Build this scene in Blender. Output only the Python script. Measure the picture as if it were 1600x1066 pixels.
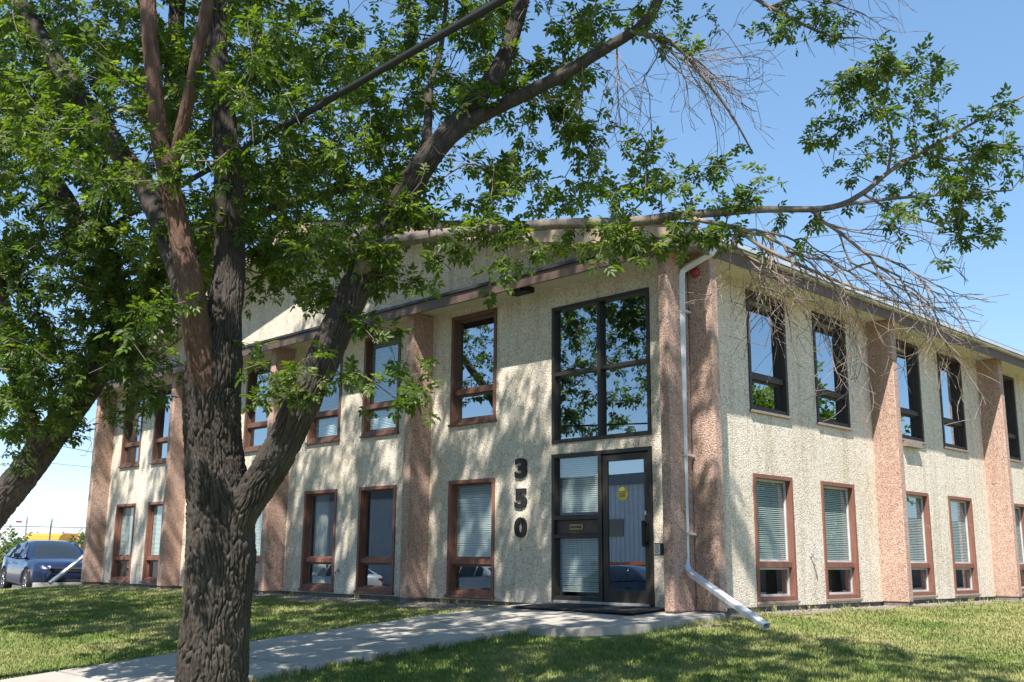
import bpy, bmesh, math, random
import numpy as np
from mathutils import Vector, Matrix
random.seed(7); rng = np.random.default_rng(11)
for o in list(bpy.data.objects): bpy.data.objects.remove(o)
scene = bpy.context.scene
COL = scene.collection
R = math.radians

# ---------------------------------------------------------------- camera
CX, CY, CZ = 8.577, -11.755, 0.598
YAW, PITCH, ROLL, FPX = R(45.3536), R(11.9074), R(0.5026), 1626.15
FW = np.array([-math.sin(YAW)*math.cos(PITCH), math.cos(YAW)*math.cos(PITCH), math.sin(PITCH)])
RT = np.array([math.cos(YAW), math.sin(YAW), 0.0]); UP = np.cross(RT, FW)
R2 = RT*math.cos(ROLL)+UP*math.sin(ROLL); U2 = UP*math.cos(ROLL)-RT*math.sin(ROLL)
C0 = np.array([CX, CY, CZ])
cam = bpy.data.cameras.new('camera'); cam.lens = FPX/1600*36; cam.sensor_width = 36; cam.sensor_fit = 'HORIZONTAL'
cam.clip_start = 0.05; cam.clip_end = 3000
camo = bpy.data.objects.new('camera', cam); COL.objects.link(camo)
camo.matrix_world = Matrix(((R2[0], U2[0], -FW[0], CX), (R2[1], U2[1], -FW[1], CY), (R2[2], U2[2], -FW[2], CZ), (0, 0, 0, 1)))
scene.camera = camo

# ---------------------------------------------------------------- sky, sun, exposure
SUN_AZ, SUN_EL = R(29.5), R(55.5)          # azimuth from -Y towards +X
SUN = np.array([math.sin(SUN_AZ)*math.cos(SUN_EL), -math.cos(SUN_AZ)*math.cos(SUN_EL), math.sin(SUN_EL)])
w = bpy.data.worlds.new('World'); scene.world = w; w.use_nodes = True
nt = w.node_tree; bg = nt.nodes['Background']
sky = nt.nodes.new('ShaderNodeTexSky'); sky.sky_type = 'NISHITA'; sky.sun_disc = False
sky.sun_elevation = SUN_EL; sky.sun_rotation = math.atan2(SUN[0], SUN[1])
sky.altitude = 300; sky.air_density = 0.8; sky.dust_density = 0.0; sky.ozone_density = 3.0
gam = nt.nodes.new('ShaderNodeGamma'); gam.inputs[1].default_value = 0.56; hsv = nt.nodes.new('ShaderNodeHueSaturation'); hsv.inputs['Saturation'].default_value = 1.40; hsv.inputs['Value'].default_value = 1.38
nt.links.new(sky.outputs[0], gam.inputs[0]); nt.links.new(gam.outputs[0], hsv.inputs['Color']); nt.links.new(hsv.outputs[0], bg.inputs[0]); bg.inputs[1].default_value = 0.15
sl = bpy.data.lights.new('sun', 'SUN'); sl.energy = 4.5; sl.angle = R(0.53); sl.color = (1.0, 0.955, 0.89)
so = bpy.data.objects.new('sun', sl); COL.objects.link(so); so.location = (10, -20, 30)
so.rotation_euler = Vector(SUN).to_track_quat('Z', 'Y').to_euler()
vs = scene.view_settings; vs.view_transform = 'Standard'; vs.look = 'None'; vs.gamma = 1; vs.exposure = 1.12
scene.cycles.max_bounces = 10; scene.cycles.transparent_max_bounces = 16

# ---------------------------------------------------------------- pixel helpers (photograph pixels to points in the place)
def ray(u, v): return FW+R2*(u-800)/FPX+U2*(533-v)/FPX
def dep(u, v, D): return C0+ray(u, v)*D
def at(u, v, ax, val):
    d = ray(u, v); return C0+d*(val-C0[ax])/d[ax]
def projv(P):
    d = P-C0; wz = d@FW
    wz = np.where(np.abs(wz) < 1e-3, 1e-3, wz)
    return 800+FPX*(d@R2)/wz, 533-FPX*(d@U2)/wz, d@FW

# ---------------------------------------------------------------- object helpers
def tag(o, label=None, cat=None, group=None, kind=None):
    if label: o['label'] = label
    if cat: o['category'] = cat
    if group: o['group'] = group
    if kind: o['kind'] = kind
    return o
def setparent(o, p):
    o.parent = p
    o.matrix_parent_inverse = Matrix.Translation(-Vector(p.location)) if p.type == 'EMPTY' and p.parent is None else Matrix()
    return o
def empty(name, loc=(0, 0, 0)):
    o = bpy.data.objects.new(name, None); o.empty_display_size = 0.3; o.location = loc; COL.objects.link(o); return o
def link(name, me, mat=None, parent=None, smooth=False):
    o = bpy.data.objects.new(name, me); COL.objects.link(o)
    if mat is not None and not me.materials: me.materials.append(mat)
    if smooth: me.polygons.foreach_set('use_smooth', [True]*len(me.polygons))
    if parent is not None: setparent(o, parent)
    return o
def mesh(name, V, F, mat=None, parent=None, smooth=False):
    me = bpy.data.meshes.new(name); me.from_pydata([tuple(map(float, v)) for v in V], [], F); me.update()
    return link(name, me, mat, parent, smooth)
def npmesh(name, V, Q, mat=None, parent=None, smooth=False, attr=None):
    """V (n,3) array, Q (m,k) int array"""
    V = np.asarray(V, dtype=np.float32); Q = np.asarray(Q, dtype=np.int32); k = Q.shape[1]
    me = bpy.data.meshes.new(name); me.vertices.add(len(V)); me.vertices.foreach_set('co', V.ravel())
    me.loops.add(Q.size); me.loops.foreach_set('vertex_index', Q.ravel())
    me.polygons.add(len(Q)); me.polygons.foreach_set('loop_start', np.arange(0, Q.size, k, dtype=np.int32))
    me.polygons.foreach_set('loop_total', np.full(len(Q), k, dtype=np.int32))
    if smooth: me.polygons.foreach_set('use_smooth', np.ones(len(Q), dtype=bool))
    me.update(calc_edges=True)
    if attr is not None:
        a = me.attributes.new('tint', 'FLOAT', 'POINT'); a.data.foreach_set('value', np.asarray(attr, dtype=np.float32))
    return link(name, me, mat, parent)
class MB:
    def __init__(s): s.V = []; s.F = []
    def box(s, x0, x1, y0, y1, z0, z1):
        n = len(s.V)
        s.V += [(x0, y0, z0), (x1, y0, z0), (x1, y1, z0), (x0, y1, z0), (x0, y0, z1), (x1, y0, z1), (x1, y1, z1), (x0, y1, z1)]
        s.F += [tuple(n+i for i in f) for f in ((0, 3, 2, 1), (4, 5, 6, 7), (0, 1, 5, 4), (1, 2, 6, 5), (2, 3, 7, 6), (3, 0, 4, 7))]
        return s
    def prism(s, poly, h0, h1, axis=2):
        """poly list of (a,b); extruded along axis"""
        n = len(s.V); k = len(poly)
        for h in (h0, h1):
            for a, b in poly:
                s.V.append({2: (a, b, h), 1: (a, h, b), 0: (h, a, b)}[axis])
        s.F += [tuple(range(n, n+k))[::-1], tuple(range(n+k, n+2*k))]
        s.F += [(n+i, n+(i+1) % k, n+k+(i+1) % k, n+k+i) for i in range(k)]
        return s
    def tube(s, pts, rad, seg=8, cap=True):
        pts = [np.array(p, float) for p in pts]; n0 = len(s.V)
        if not hasattr(rad, '__len__'): rad = [rad]*len(pts)
        t = pts[1]-pts[0]; a = np.cross(t, (0, 0, 1) if abs(t[2]) < .9*np.linalg.norm(t) else (1, 0, 0)); a /= np.linalg.norm(a)
        for i, p in enumerate(pts):
            t = pts[min(i+1, len(pts)-1)]-pts[max(i-1, 0)]; t = t/np.linalg.norm(t)
            a = a-t*(a@t); a /= np.linalg.norm(a); b = np.cross(t, a)
            for k in range(seg):
                q = 2*math.pi*k/seg; s.V.append(tuple(p+rad[i]*(a*math.cos(q)+b*math.sin(q))))
        for i in range(len(pts)-1):
            for k in range(seg):
                s.F.append((n0+i*seg+k, n0+i*seg+(k+1) % seg, n0+(i+1)*seg+(k+1) % seg, n0+(i+1)*seg+k))
        if cap:
            s.F.append(tuple(n0+k for k in range(seg))[::-1]); s.F.append(tuple(n0+(len(pts)-1)*seg+k for k in range(seg)))
        return s
    def quad(s, a, b, c, d):
        n = len(s.V); s.V += [a, b, c, d]; s.F.append((n, n+1, n+2, n+3)); return s
    def build(s, name, mat, parent=None, smooth=False, bevel=0, seg=2):
        o = mesh(name, s.V, s.F, mat, parent, smooth)
        if bevel:
            m = o.modifiers.new('bevel', 'BEVEL'); m.width = bevel; m.segments = seg; m.limit_method = 'ANGLE'; m.angle_limit = R(40)
        return o
def copy_tree(o, parent=None):
    c = o.copy(); COL.objects.link(c); c.parent = parent
    for ch in o.children: copy_tree(ch, c)
    return c

# ---------------------------------------------------------------- materials
class NT:
    def __init__(s, name):
        s.m = bpy.data.materials.new(name); s.m.use_nodes = True; s.t = s.m.node_tree
        s.b = s.t.nodes['Principled BSDF']; s.out = s.t.nodes['Material Output']
    def n(s, typ, **kw):
        x = s.t.nodes.new('ShaderNode'+typ)
        for k, v in kw.items():
            if k.startswith('i_'):
                key = k[2:].replace('_', ' '); x.inputs[key].default_value = v
            else: setattr(x, k, v)
        return x
    def l(s, a, b): s.t.links.new(a, b)
    def coord(s, scale=(1, 1, 1), obj=True):
        c = s.n('TexCoord'); mp = s.n('Mapping'); mp.inputs['Scale'].default_value = scale
        s.l(c.outputs['Object'], mp.inputs[0]); return mp.outputs[0]
    def ramp(s, fac, stops, interp='LINEAR'):
        r = s.n('ValToRGB'); r.color_ramp.interpolation = interp; e = r.color_ramp.elements
        while len(e) < len(stops): e.new(0.5)
        for el, (p, c) in zip(e, stops): el.position = p; el.color = (*c, 1) if len(c) == 3 else c
        s.l(fac, r.inputs[0]); return r.outputs[0]
    def mix(s, fac, a, b, typ='MIX'):
        x = s.n('Mix', data_type='RGBA', blend_type=typ)
        for v, i in ((fac, 0), (a, 6), (b, 7)):
            if hasattr(v, 'is_linked') or hasattr(v, 'node'): s.l(v, x.inputs[i])
            else: x.inputs[i].default_value = v if i == 0 else (*v, 1)
        return x.outputs[2]
    def noise(s, vec, scale, detail=4, rough=.55, dist=0):
        x = s.n('TexNoise'); x.inputs['Scale'].default_value = scale; x.inputs['Detail'].default_value = detail
        x.inputs['Roughness'].default_value = rough; x.inputs['Distortion'].default_value = dist
        s.l(vec, x.inputs['Vector']); return x.outputs['Fac']
    def bump(s, h, strength=.5, dist=.01, nrm=None):
        x = s.n('Bump'); x.inputs['Strength'].default_value = strength; x.inputs['Distance'].default_value = dist
        s.l(h, x.inputs['Height'])
        if nrm is not None: s.l(nrm, x.inputs['Normal'])
        return x.outputs[0]
    def fin(s, color=None, rough=None, metal=None, spec=None, normal=None):
        for v, k in ((color, 'Base Color'), (rough, 'Roughness'), (metal, 'Metallic'), (spec, 'Specular IOR Level'), (normal, 'Normal')):
            if v is None: continue
            if hasattr(v, 'node'): s.l(v, s.b.inputs[k])
            else: s.b.inputs[k].default_value = (*v, 1) if isinstance(v, tuple) and len(v) == 3 else v
        return s.m

def stucco(name, stops, tint):
    t = NT(name); c = t.coord()
    v = t.n('TexVoronoi'); v.inputs['Scale'].default_value = 66; t.l(c, v.inputs['Vector'])
    sp = t.n('SeparateColor'); t.l(v.outputs['Color'], sp.inputs[0])
    col = t.ramp(sp.outputs[0], stops, 'CONSTANT')
    big = t.noise(c, .7, 5, .6); fine = t.noise(c, 9, 4, .7)
    col = t.mix(t.ramp(big, [(.3, (0, 0, 0)), (.75, (1, 1, 1))]), col, tint, 'MULTIPLY')
    col = t.mix(t.ramp(fine, [(.42, (0, 0, 0)), (.8, (.35, .35, .35))]), col, (.5, .46, .40), 'MULTIPLY')
    strk = t.noise(t.coord((5, 5, .32)), 1.0, 5, .6, .3); col = t.mix(t.ramp(strk, [(.50, (0, 0, 0)), (.70, (.5, .5, .5))]), col, (.62, .57, .50), 'MULTIPLY')
    inv = t.n('Math', operation='MULTIPLY'); inv.inputs[1].default_value = -1; t.l(v.outputs['Distance'], inv.inputs[0])
    nb = t.bump(t.noise(c, 11, 5, .75), .28, .02)
    return t.fin(col, .92, spec=.2, normal=t.bump(inv.outputs[0], .6, .016, nb))
cream = stucco('cream pebble dash', [(0, (.75, .665, .55)), (.3, (.84, .77, .67)), (.55, (.68, .585, .46)), (.72, (.89, .83, .74)), (.9, (.38, .33, .27)), (.95, (.60, .50, .39))], (.88, .85, .79))
pinkm = stucco('pink pebble dash', [(0, (.49, .33, .265)), (.3, (.58, .41, .335)), (.55, (.42, .27, .21)), (.72, (.65, .485, .405)), (.9, (.25, .155, .12)), (.95, (.58, .46, .38))], (.86, .80, .77))

def wood(name, c1, c2, rough=.55, axis=2):
    t = NT(name); sc = [14, 14, 14]; sc[axis] = 1.5; c = t.coord(tuple(sc)); n = t.noise(c, 2, 6, .65, .4)
    c0 = t.coord(); wear = t.noise(c0, 6, 5, .7)
    col = t.mix(t.ramp(n, [(.3, (0, 0, 0)), (.7, (1, 1, 1))]), c1, c2)
    col = t.mix(t.ramp(wear, [(.6, (0, 0, 0)), (.78, (.6, .6, .6))]), col, (.30, .25, .20))
    return t.fin(col, rough, normal=t.bump(n, .25, .003))
redwood = wood('red brown window paint', (.165, .07, .047), (.25, .11, .075))
brownwood = wood('brown window paint', (.11, .052, .036), (.17, .085, .055))
darkwood = wood('dark brown window paint', (.035, .024, .02), (.06, .042, .034))
greywood = wood('weathered sill wood', (.20, .15, .12), (.34, .28, .23), .8, 0)
def paint(name, col, rough=.5, var=.12, metal=0, bumpy=.0, scale=3):
    t = NT(name); c = t.coord(); n = t.noise(c, scale, 5, .65)
    dk = tuple(x*(1-var*2) for x in col); lt = tuple(min(1, x*(1+var)) for x in col)
    nb = t.bump(t.noise(c, 40, 3), bumpy, .004) if bumpy else None
    return t.fin(t.ramp(n, [(.3, dk), (.7, lt)]), rough, metal, normal=nb)
fascia_m = paint('brown fascia metal', (.125, .078, .060), .55)
flash_m = paint('dark flashing', (.035, .03, .028), .5)
barge_m = paint('tan barge board', (.40, .30, .225), .6)
soffit_m = paint('cream soffit', (.66, .60, .50), .7, .06)
gutter_m = paint('pale grey gutter', (.62, .64, .67), .38, .08, .25)
spout_m = paint('silver downspout', (.72, .73, .76), .4, .08, .2)
roof_m = paint('roof shingle', (.09, .085, .08), .9, .2, 0, .5)
alu = paint('dark bronze aluminium', (.045, .036, .030), .38, .15, .35)
alu_mid = paint('bronze door panel', (.075, .055, .045), .45, .15, .3)
vinyl = paint('pale window sash', (.55, .55, .53), .5)
black_m = paint('black plastic', (.010, .010, .011), .7)
blind_m = paint('white blind slat', (.66, .70, .68), .55, .05)
interior_m = paint('office interior', (.30, .29, .27), .9)
concrete_base = paint('foundation concrete', (.20, .18, .165), .95, .25, 0, .6, 8)
red_m = paint('red bell enamel', (.35, .035, .03), .35)
brass_m = paint('brass slot', (.45, .33, .14), .35, .1, .8)
plate_m = paint('brushed plate', (.45, .45, .44), .4, .1, .6)
white_m = paint('white print', (.8, .8, .8), .6, .03)
yellow_m = paint('yellow sticker', (.68, .55, .10), .6, .05)
curtain_m = paint('pale curtain', (.50, .50, .47), .8, .08)

def glass(name, base, tint=(.84, .90, .88), wav=.0025):
    t = NT(name); t.t.nodes.remove(t.b)
    tr = t.n('BsdfTransparent'); tr.inputs[0].default_value = (*tint, 1)
    gl = t.n('BsdfGlossy'); gl.inputs['Roughness'].default_value = 0.0; gl.inputs['Color'].default_value = (.80, .91, 1, 1)
    c = t.coord((1, 1, 1)); nb = t.bump(t.noise(c, 1.6, 1), wav, .1); t.l(nb, gl.inputs['Normal'])
    lw = t.n('LayerWeight'); lw.inputs[0].default_value = .5; fr = t.n('Math', operation='POWER'); fr.inputs[1].default_value = 4.0; t.l(lw.outputs['Facing'], fr.inputs[0])   # same from either side of the pane
    ma = t.n('Math', operation='MULTIPLY_ADD', use_clamp=True); ma.inputs[1].default_value = .75; ma.inputs[2].default_value = base
    t.l(fr.outputs[0], ma.inputs[0]); mx = t.n('MixShader'); t.l(ma.outputs[0], mx.inputs[0]); t.l(tr.outputs[0], mx.inputs[1]); t.l(gl.outputs[0], mx.inputs[2])
    t.l(mx.outputs[0], t.out.inputs[0]); return t.m
glass_low = glass('window glass', .20)
glass_up = glass('coated window glass', .50, (.5, .55, .55), .005)
glass_door = glass('tinted door glass', .42, (.45, .48, .48))

def concrete(name, col, sc=1.0):
    t = NT(name); c = t.coord(); n = t.noise(c, 1.1*sc, 6, .65); f = t.noise(c, 55*sc, 4, .7); sp = t.noise(c, 180*sc, 2)
    lo = tuple(x*.72 for x in col); hi = tuple(min(1, x*1.12) for x in col)
    a = t.ramp(n, [(.28, lo), (.7, hi)]); st = t.noise(c, 3.3*sc, 5, .7, 1.0); a = t.mix(t.ramp(st, [(.55, (0, 0, 0)), (.75, (.5, .5, .5))]), a, tuple(x*.55 for x in col)); a = t.mix(t.ramp(sp, [(.35, (.45, .45, .45)), (.5, (0, 0, 0))]), a, tuple(x*.45 for x in col))
    return t.fin(a, .93, spec=.2, normal=t.bump(f, .4, .006))
conc_m = concrete('path concrete', (.44, .40, .345))
walk_m = concrete('sidewalk concrete', (.38, .36, .33))
asphalt_m = concrete('asphalt', (.11, .108, .105))
dirt_m = concrete('dirt and gravel', (.22, .185, .15), .5)

def lawn_mat(name, k=1.0):
    t = NT(name); g = t.n('NewGeometry'); P = g.outputs['Position']
    n = t.noise(P, .55, 4, .6); f = t.noise(P, 7, 4, .7); ff = t.noise(P, 60, 3, .7)
    dry = t.mix(t.ramp(f, [(.3, (0, 0, 0)), (.7, (1, 1, 1))]), (.20*k, .215*k, .075*k), (.33*k, .30*k, .14*k))
    grn = t.mix(t.ramp(f, [(.3, (0, 0, 0)), (.7, (1, 1, 1))]), (.075*k, .13*k, .026*k), (.165*k, .205*k, .06*k))
    sx = t.n('SeparateXYZ'); t.l(P, sx.inputs[0]); mr = t.n('MapRange'); t.l(sx.outputs['Y'], mr.inputs['Value'])      # drier turf along the sunny side
    for k_, v_ in (('From Min', -5.), ('From Max', 3.), ('To Min', -.03), ('To Max', .09)): mr.inputs[k_].default_value = v_
    ad = t.n('Math', operation='ADD'); t.l(n, ad.inputs[0]); t.l(mr.outputs[0], ad.inputs[1])
    a = t.mix(t.ramp(ad.outputs[0], [(.42, (0, 0, 0)), (.64, (1, 1, 1))]), grn, dry)
    a = t.mix(t.ramp(ff, [(.35, (.5, .5, .5)), (.6, (0, 0, 0))]), a, (.06*k, .06*k, .02*k))
    return t.fin(a, .85, spec=.15, normal=t.bump(ff, .6, .02))
lawn_m = lawn_mat('lawn turf', 1.0)
blade_m = lawn_mat('grass blade', 1.62)
for nn in [blade_m.node_tree]:
    b = nn.nodes['Principled BSDF']; tl = nn.nodes.new('ShaderNodeBsdfTranslucent'); mx = nn.nodes.new('ShaderNodeMixShader'); mx.inputs[0].default_value = .3
    src = b.inputs['Base Color'].links[0].from_socket; nn.links.new(src, tl.inputs[0]); nn.links.new(b.outputs[0], mx.inputs[1]); nn.links.new(tl.outputs[0], mx.inputs[2])
    nn.links.new(mx.outputs[0], nn.nodes['Material Output'].inputs[0])
    for l_ in list(b.inputs['Normal'].links): nn.links.remove(l_)

def leaf_mat(name, c0, c1, c2):
    t = NT(name); a = t.n('Attribute', attribute_name='tint')
    col = t.ramp(a.outputs['Fac'], [(0, c0), (.55, c1), (1, c2)])
    t.fin(col, .42, spec=.4)
    tl = t.n('BsdfTranslucent'); br = t.mix(1.0, col, (1.9, 2.0, .6), 'MULTIPLY'); t.l(br, tl.inputs[0])
    mx = t.n('MixShader'); mx.inputs[0].default_value = .50; t.l(t.b.outputs[0], mx.inputs[1]); t.l(tl.outputs[0], mx.inputs[2]); t.l(mx.outputs[0], t.out.inputs[0])
    return t.m
leaf_m = leaf_mat('green leaf', (.042, .074, .014), (.085, .134, .025), (.18, .22, .052))
leaf_d = leaf_mat('dark green leaf', (.036, .066, .016), (.070, .114, .025), (.14, .18, .043))
def bark(name, c1, c2):
    t = NT(name); c = t.coord((1, 1, .28)); n = t.noise(c, 26, 6, .7, .6); big = t.noise(t.coord(), 3, 4)
    col = t.mix(t.ramp(n, [(.3, (0, 0, 0)), (.7, (1, 1, 1))]), c1, c2)
    col = t.mix(t.ramp(big, [(.4, (0, 0, 0)), (.7, (.7, .7, .7))]), col, tuple(x*1.25 for x in c2))
    fur = t.noise(t.coord((1, 1, .16)), 34, 5, .65, 1.2)
    return t.fin(col, .95, spec=.1, normal=t.bump(n, .7, .008, t.bump(fur, .8, .015)))
bark_m = bark('furrowed grey bark', (.032, .027, .023), (.088, .074, .063))
bark_r = bark('reddish young bark', (.068, .040, .030), (.165, .10, .075))
bark_p = bark('pale branch bark', (.10, .082, .068), (.23, .19, .16))
twig_m = paint('grey brown twig', (.17, .135, .11), .9, .2)
dead_m = paint('bare dead twig', (.25, .19, .155), .9, .35, 0, 0, 6)
carblue = NT('dark blue car paint').fin((.010, .018, .055), .3, .2); carblack = NT('black car paint').fin((.006, .006, .007), .2); carwhite = NT('white car paint').fin((.65, .65, .65), .3)
for m_ in (carblue, carblack, carwhite): m_.node_tree.nodes['Principled BSDF'].inputs['Coat Weight'].default_value = .8
carglass = NT('car glass').fin((.02, .025, .03), .05, spec=.8)
tyre_m = paint('tyre rubber', (.014, .014, .014), .85); rim_m = paint('alloy rim', (.42, .42, .43), .3, .1, .8)
lamp_m = NT('clear headlamp').fin((.55, .56, .58), .12); amber_m = paint('amber marker', (.6, .16, .02), .4); chrome_m = NT('chrome').fin((.7, .7, .7), .15, 1.0)
galv_m = paint('galvanised steel', (.36, .37, .38), .5, .1, .5)
trailer_m = paint('white trailer skin', (.74, .73, .73), .5, .04); busyel = paint('school bus yellow', (.62, .30, .025), .45, .05)
brick_far = paint('tan wall', (.34, .25, .20), .9)

# ================================================================ GROUND
def g(x, y):
    x = np.asarray(x, float); y = np.asarray(y, float)
    dl = np.clip(-18.5-x, 0, 4.6); dx = np.maximum(np.maximum(x-.3, 0), dl); dy = np.maximum(-y-.3, 0)
    d = np.minimum(np.hypot(dx, dy), 14.5)
    return -.11-.066*d-np.minimum(.0017*d*d, .12)
def sheet(name, xs, ys, mat, dz=0.0, keep=None, kind='structure', parent=None):
    xs = np.array(xs, float); ys = np.array(ys, float); X, Y = np.meshgrid(xs, ys); Z = g(X, Y)+dz
    V = np.stack([X, Y, Z], -1).reshape(-1, 3); nx = len(xs); F = []
    for j in range(len(ys)-1):
        for i in range(nx-1):
            cx, cy = (xs[i]+xs[i+1])/2, (ys[j]+ys[j+1])/2
            if keep is None or keep(cx, cy): F.append((j*nx+i, j*nx+i+1, (j+1)*nx+i+1, (j+1)*nx+i))
    o = mesh(name, V, F, mat, parent, True)
    if kind: o['kind'] = kind
    return o
lin = np.linspace
inside = lambda x, y: -18.35 < x < .15 and .1 < y < 22.9
xs = np.concatenate([[-900, -400, -150, -80, -50], lin(-36, 14, 51), [25, 50, 100, 400, 900]])
ys = np.concatenate([[-900, -400, -150, -80, -50], lin(-36, 26, 63), [50, 100, 400, 900]])
sheet('ground', xs, ys, dirt_m, -.03)
# front lawn, with openings for the walk, the door pad and the building
PX0, PX1 = -2.75, -.45
def lawn_keep(x, y):
    if inside(x, y): return False
    if PX0+.05 < x < PX1-.05: return False
    if -2.7 < x < .6 and -1.8 < y < .2: return False
    if -18.4 < x < .1 and y > -.4: return False
    if x < -2.7 and y > -.55: return False
    if x < -19.2 and y > -1.6: return False
    return True
sheet('lawn', np.concatenate([lin(-21.2, PX0, 74), lin(PX0+.25, PX1, 9), lin(PX1+.25, 16, 66)]), lin(-12.6, 24, 147), lawn_m, 0.0, lawn_keep)
sheet('gravel_bed', lin(-20, 1.0, 85), lin(-1.1, .1, 9), dirt_m, .006, lambda x, y: not (-2.7 < x < .7))
sheet('dirt_strip', lin(.1, .62, 5), lin(.2, 23, 70), dirt_m, .008)
sheet('parking_lot', lin(-75, -19.2, 60), lin(-12.6, 30, 40), asphalt_m, .012, lambda x, y: x < -21.2 or y > -1.6)
sheet('sidewalk', lin(-60, 40, 60), lin(-14.6, -12.7, 4), walk_m, .02)
sheet('road', lin(-120, 100, 60), lin(-27, -15.6, 8), asphalt_m, .004)
sheet('verge', lin(-120, 100, 60), lin(-15.6, -14.6, 3), lawn_m, .008)

# walk to the door: poured slabs with recessed joints
walk = mesh('path', [], [], None)
walk['kind'] = 'structure'
bedding = MB()
def slab_mesh(poly, thick=.16, lift=.08):
    m = bmesh.new(); top = [m.verts.new((x, y, float(g(x, y))+lift)) for x, y in poly]; bot = [m.verts.new((x, y, float(g(x, y))-thick)) for x, y in poly]
    m.faces.new(top); m.faces.new(bot[::-1]); k = len(poly)
    for i in range(k): m.faces.new((top[i], bot[i], bot[(i+1) % k], top[(i+1) % k]))
    bmesh.ops.recalc_face_normals(m, faces=m.faces)
    bmesh.ops.bevel(m, geom=[e for e in m.edges if any(v in top for v in e.verts) and all(v in top for v in e.verts)], offset=.012, segments=2, affect='EDGES')
    me = bpy.data.meshes.new('slab'); m.to_mesh(me); m.free(); return me
yy = -2.62
while yy > -12.7:
    y2 = yy-1.52
    link('slab', slab_mesh([(PX0, yy), (PX0, y2+.014), (PX1, y2+.014), (PX1, yy)]), conc_m, walk); yy = y2
pad_l = [(-2.75, -.02), (-2.75, -2.606), (-.975, -2.606), (-.975, -.02)]
pad_r = [(-.96, -.02), (-.96, -2.606), (-.45, -2.606), (.05, -2.52), (.45, -2.25), (.70, -1.8), (.80, -1.2), (.80, -.30), (.66, -.02)]
for p in (pad_l, pad_r): link('slab', slab_mesh(p, .22, .09), conc_m, walk)

# ================================================================ BUILDING
bld = empty('office_building', (-9.1, 0, -.05))
tag(bld, 'two storey cream pebble dash office building with pink fins, numbered 350', 'building')
LZ0, LZ1, UZ0, UZ1 = .04, 1.91, 2.87, 4.75
fw_ = [(-4.81, -3.68), (-7.33, -6.23), (-9.13, -8.04), (-11.60, -10.47), (-13.45, -12.35), (-15.88, -14.80), (-17.62, -16.56)]
sw_ = [(1.79, 2.90), (3.79, 4.90), (6.69, 7.80), (8.69, 9.80), (11.62, 12.73), (13.6, 14.7), (16.5, 17.6), (18.5, 19.6)]
EL, ER, DT, BB, BT = -2.42, -.488, 2.2, 2.364, 4.523
holes_f = [(a, b, z0, z1) for a, b in fw_ for z0, z1 in ((LZ0, LZ1), (UZ0, UZ1))]+[(EL, ER, -.02, DT), (EL, ER, BB, BT)]
holes_s = [(a, b, z0, z1) for a, b in sw_ for z0, z1 in ((LZ0, LZ1), (UZ0, UZ1))]
def holed_wall(name, u0, u1, z0, z1, holes, mp, depth, mat, parent):
    """mp(u, out, z) -> xyz; wall skin at out=0 with reveals going in"""
    us = sorted({u0, u1, *[h[0] for h in holes], *[h[1] for h in holes]}); zs = sorted({z0, z1, *[h[2] for h in holes], *[h[3] for h in holes]})
    m = MB()
    for i in range(len(us)-1):
        for j in range(len(zs)-1):
            uc, zc = (us[i]+us[i+1])/2, (zs[j]+zs[j+1])/2
            if any(h[0] < uc < h[1] and h[2] < zc < h[3] for h in holes): continue
            m.quad(mp(us[i], 0, zs[j]), mp(us[i+1], 0, zs[j]), mp(us[i+1], 0, zs[j+1]), mp(us[i], 0, zs[j+1]))
            m.quad(mp(us[i], -depth, zs[j]), mp(us[i+1], -depth, zs[j]), mp(us[i+1], -depth, zs[j+1]), mp(us[i], -depth, zs[j+1]))
    for a, b, c, d in holes:
        for (p, q) in (((a, c), (a, d)), ((a, d), (b, d)), ((b, d), (b, c)), ((b, c), (a, c))):
            m.quad(mp(p[0], 0, p[1]), mp(q[0], 0, q[1]), mp(q[0], -depth, q[1]), mp(p[0], -depth, p[1]))
    return m.build(name, mat, parent)
mpF = lambda u, o, z: (u, -o, z)
mpS = lambda u, o, z: (o, u, z)
mpL = lambda u, o, z: (-18.4-o, u, z)
holed_wall('front_wall', -18.4, .03, -.035, 4.95, holes_f, mpF, .2, cream, bld)
holed_wall('side_wall', .0, 22.8, -.035, 4.95, holes_s, mpS, .2, cream, bld)
holed_wall('side_wall', .0, 22.8, -.035, 4.95, [], mpL, .2, cream, bld)
MB().box(-18.4, 0, 22.6, 22.8, -.05, 4.95).build('rear_wall', cream, bld)
MB().box(-18.36, -.03, .03, 22.7, -.5, -.036).build('foundation', concrete_base, bld)
# gable wall
RX, RS, EZ = -9.1, .236, 5.0           # ridge x, slope, eave height of the roof underside
rz = lambda x: EZ-.1+RS*(9.72-abs(x-RX))
m = MB(); m.prism([(-18.4, 4.951), (.0, 4.951), (.0, rz(0)), (RX, rz(RX)), (-18.4, rz(-18.4))], .0, .18, 1); m.build('gable_wall', cream, bld)
# interior: floor slabs and core so the rooms have depth
MB().box(-18.15, -.25, .25, 22.5, 2.22, 2.60).build('floor_slab', interior_m, bld)
MB().box(-18.15, -.25, .25, 22.5, 4.86, 4.94).build('ceiling_slab', interior_m, bld)
for z0, z1 in ((-.02, 2.2), (2.62, 4.85)): MB().box(-15.5, -2.9, 3.4, 20, z0, z1).build('interior_core', interior_m, bld)
for z0, z1 in ((-.02, 2.2), (2.62, 4.85)):
    for x in (-5.4, -9.6, -14): MB().box(x-.05, x+.05, .3, 3.4, z0, z1).build('partition', interior_m, bld)
    for y in (5.7, 10.6, 15.6): MB().box(-2.9, -.3, y-.05, y+.05, z0, z1).build('partition', interior_m, bld)

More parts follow.
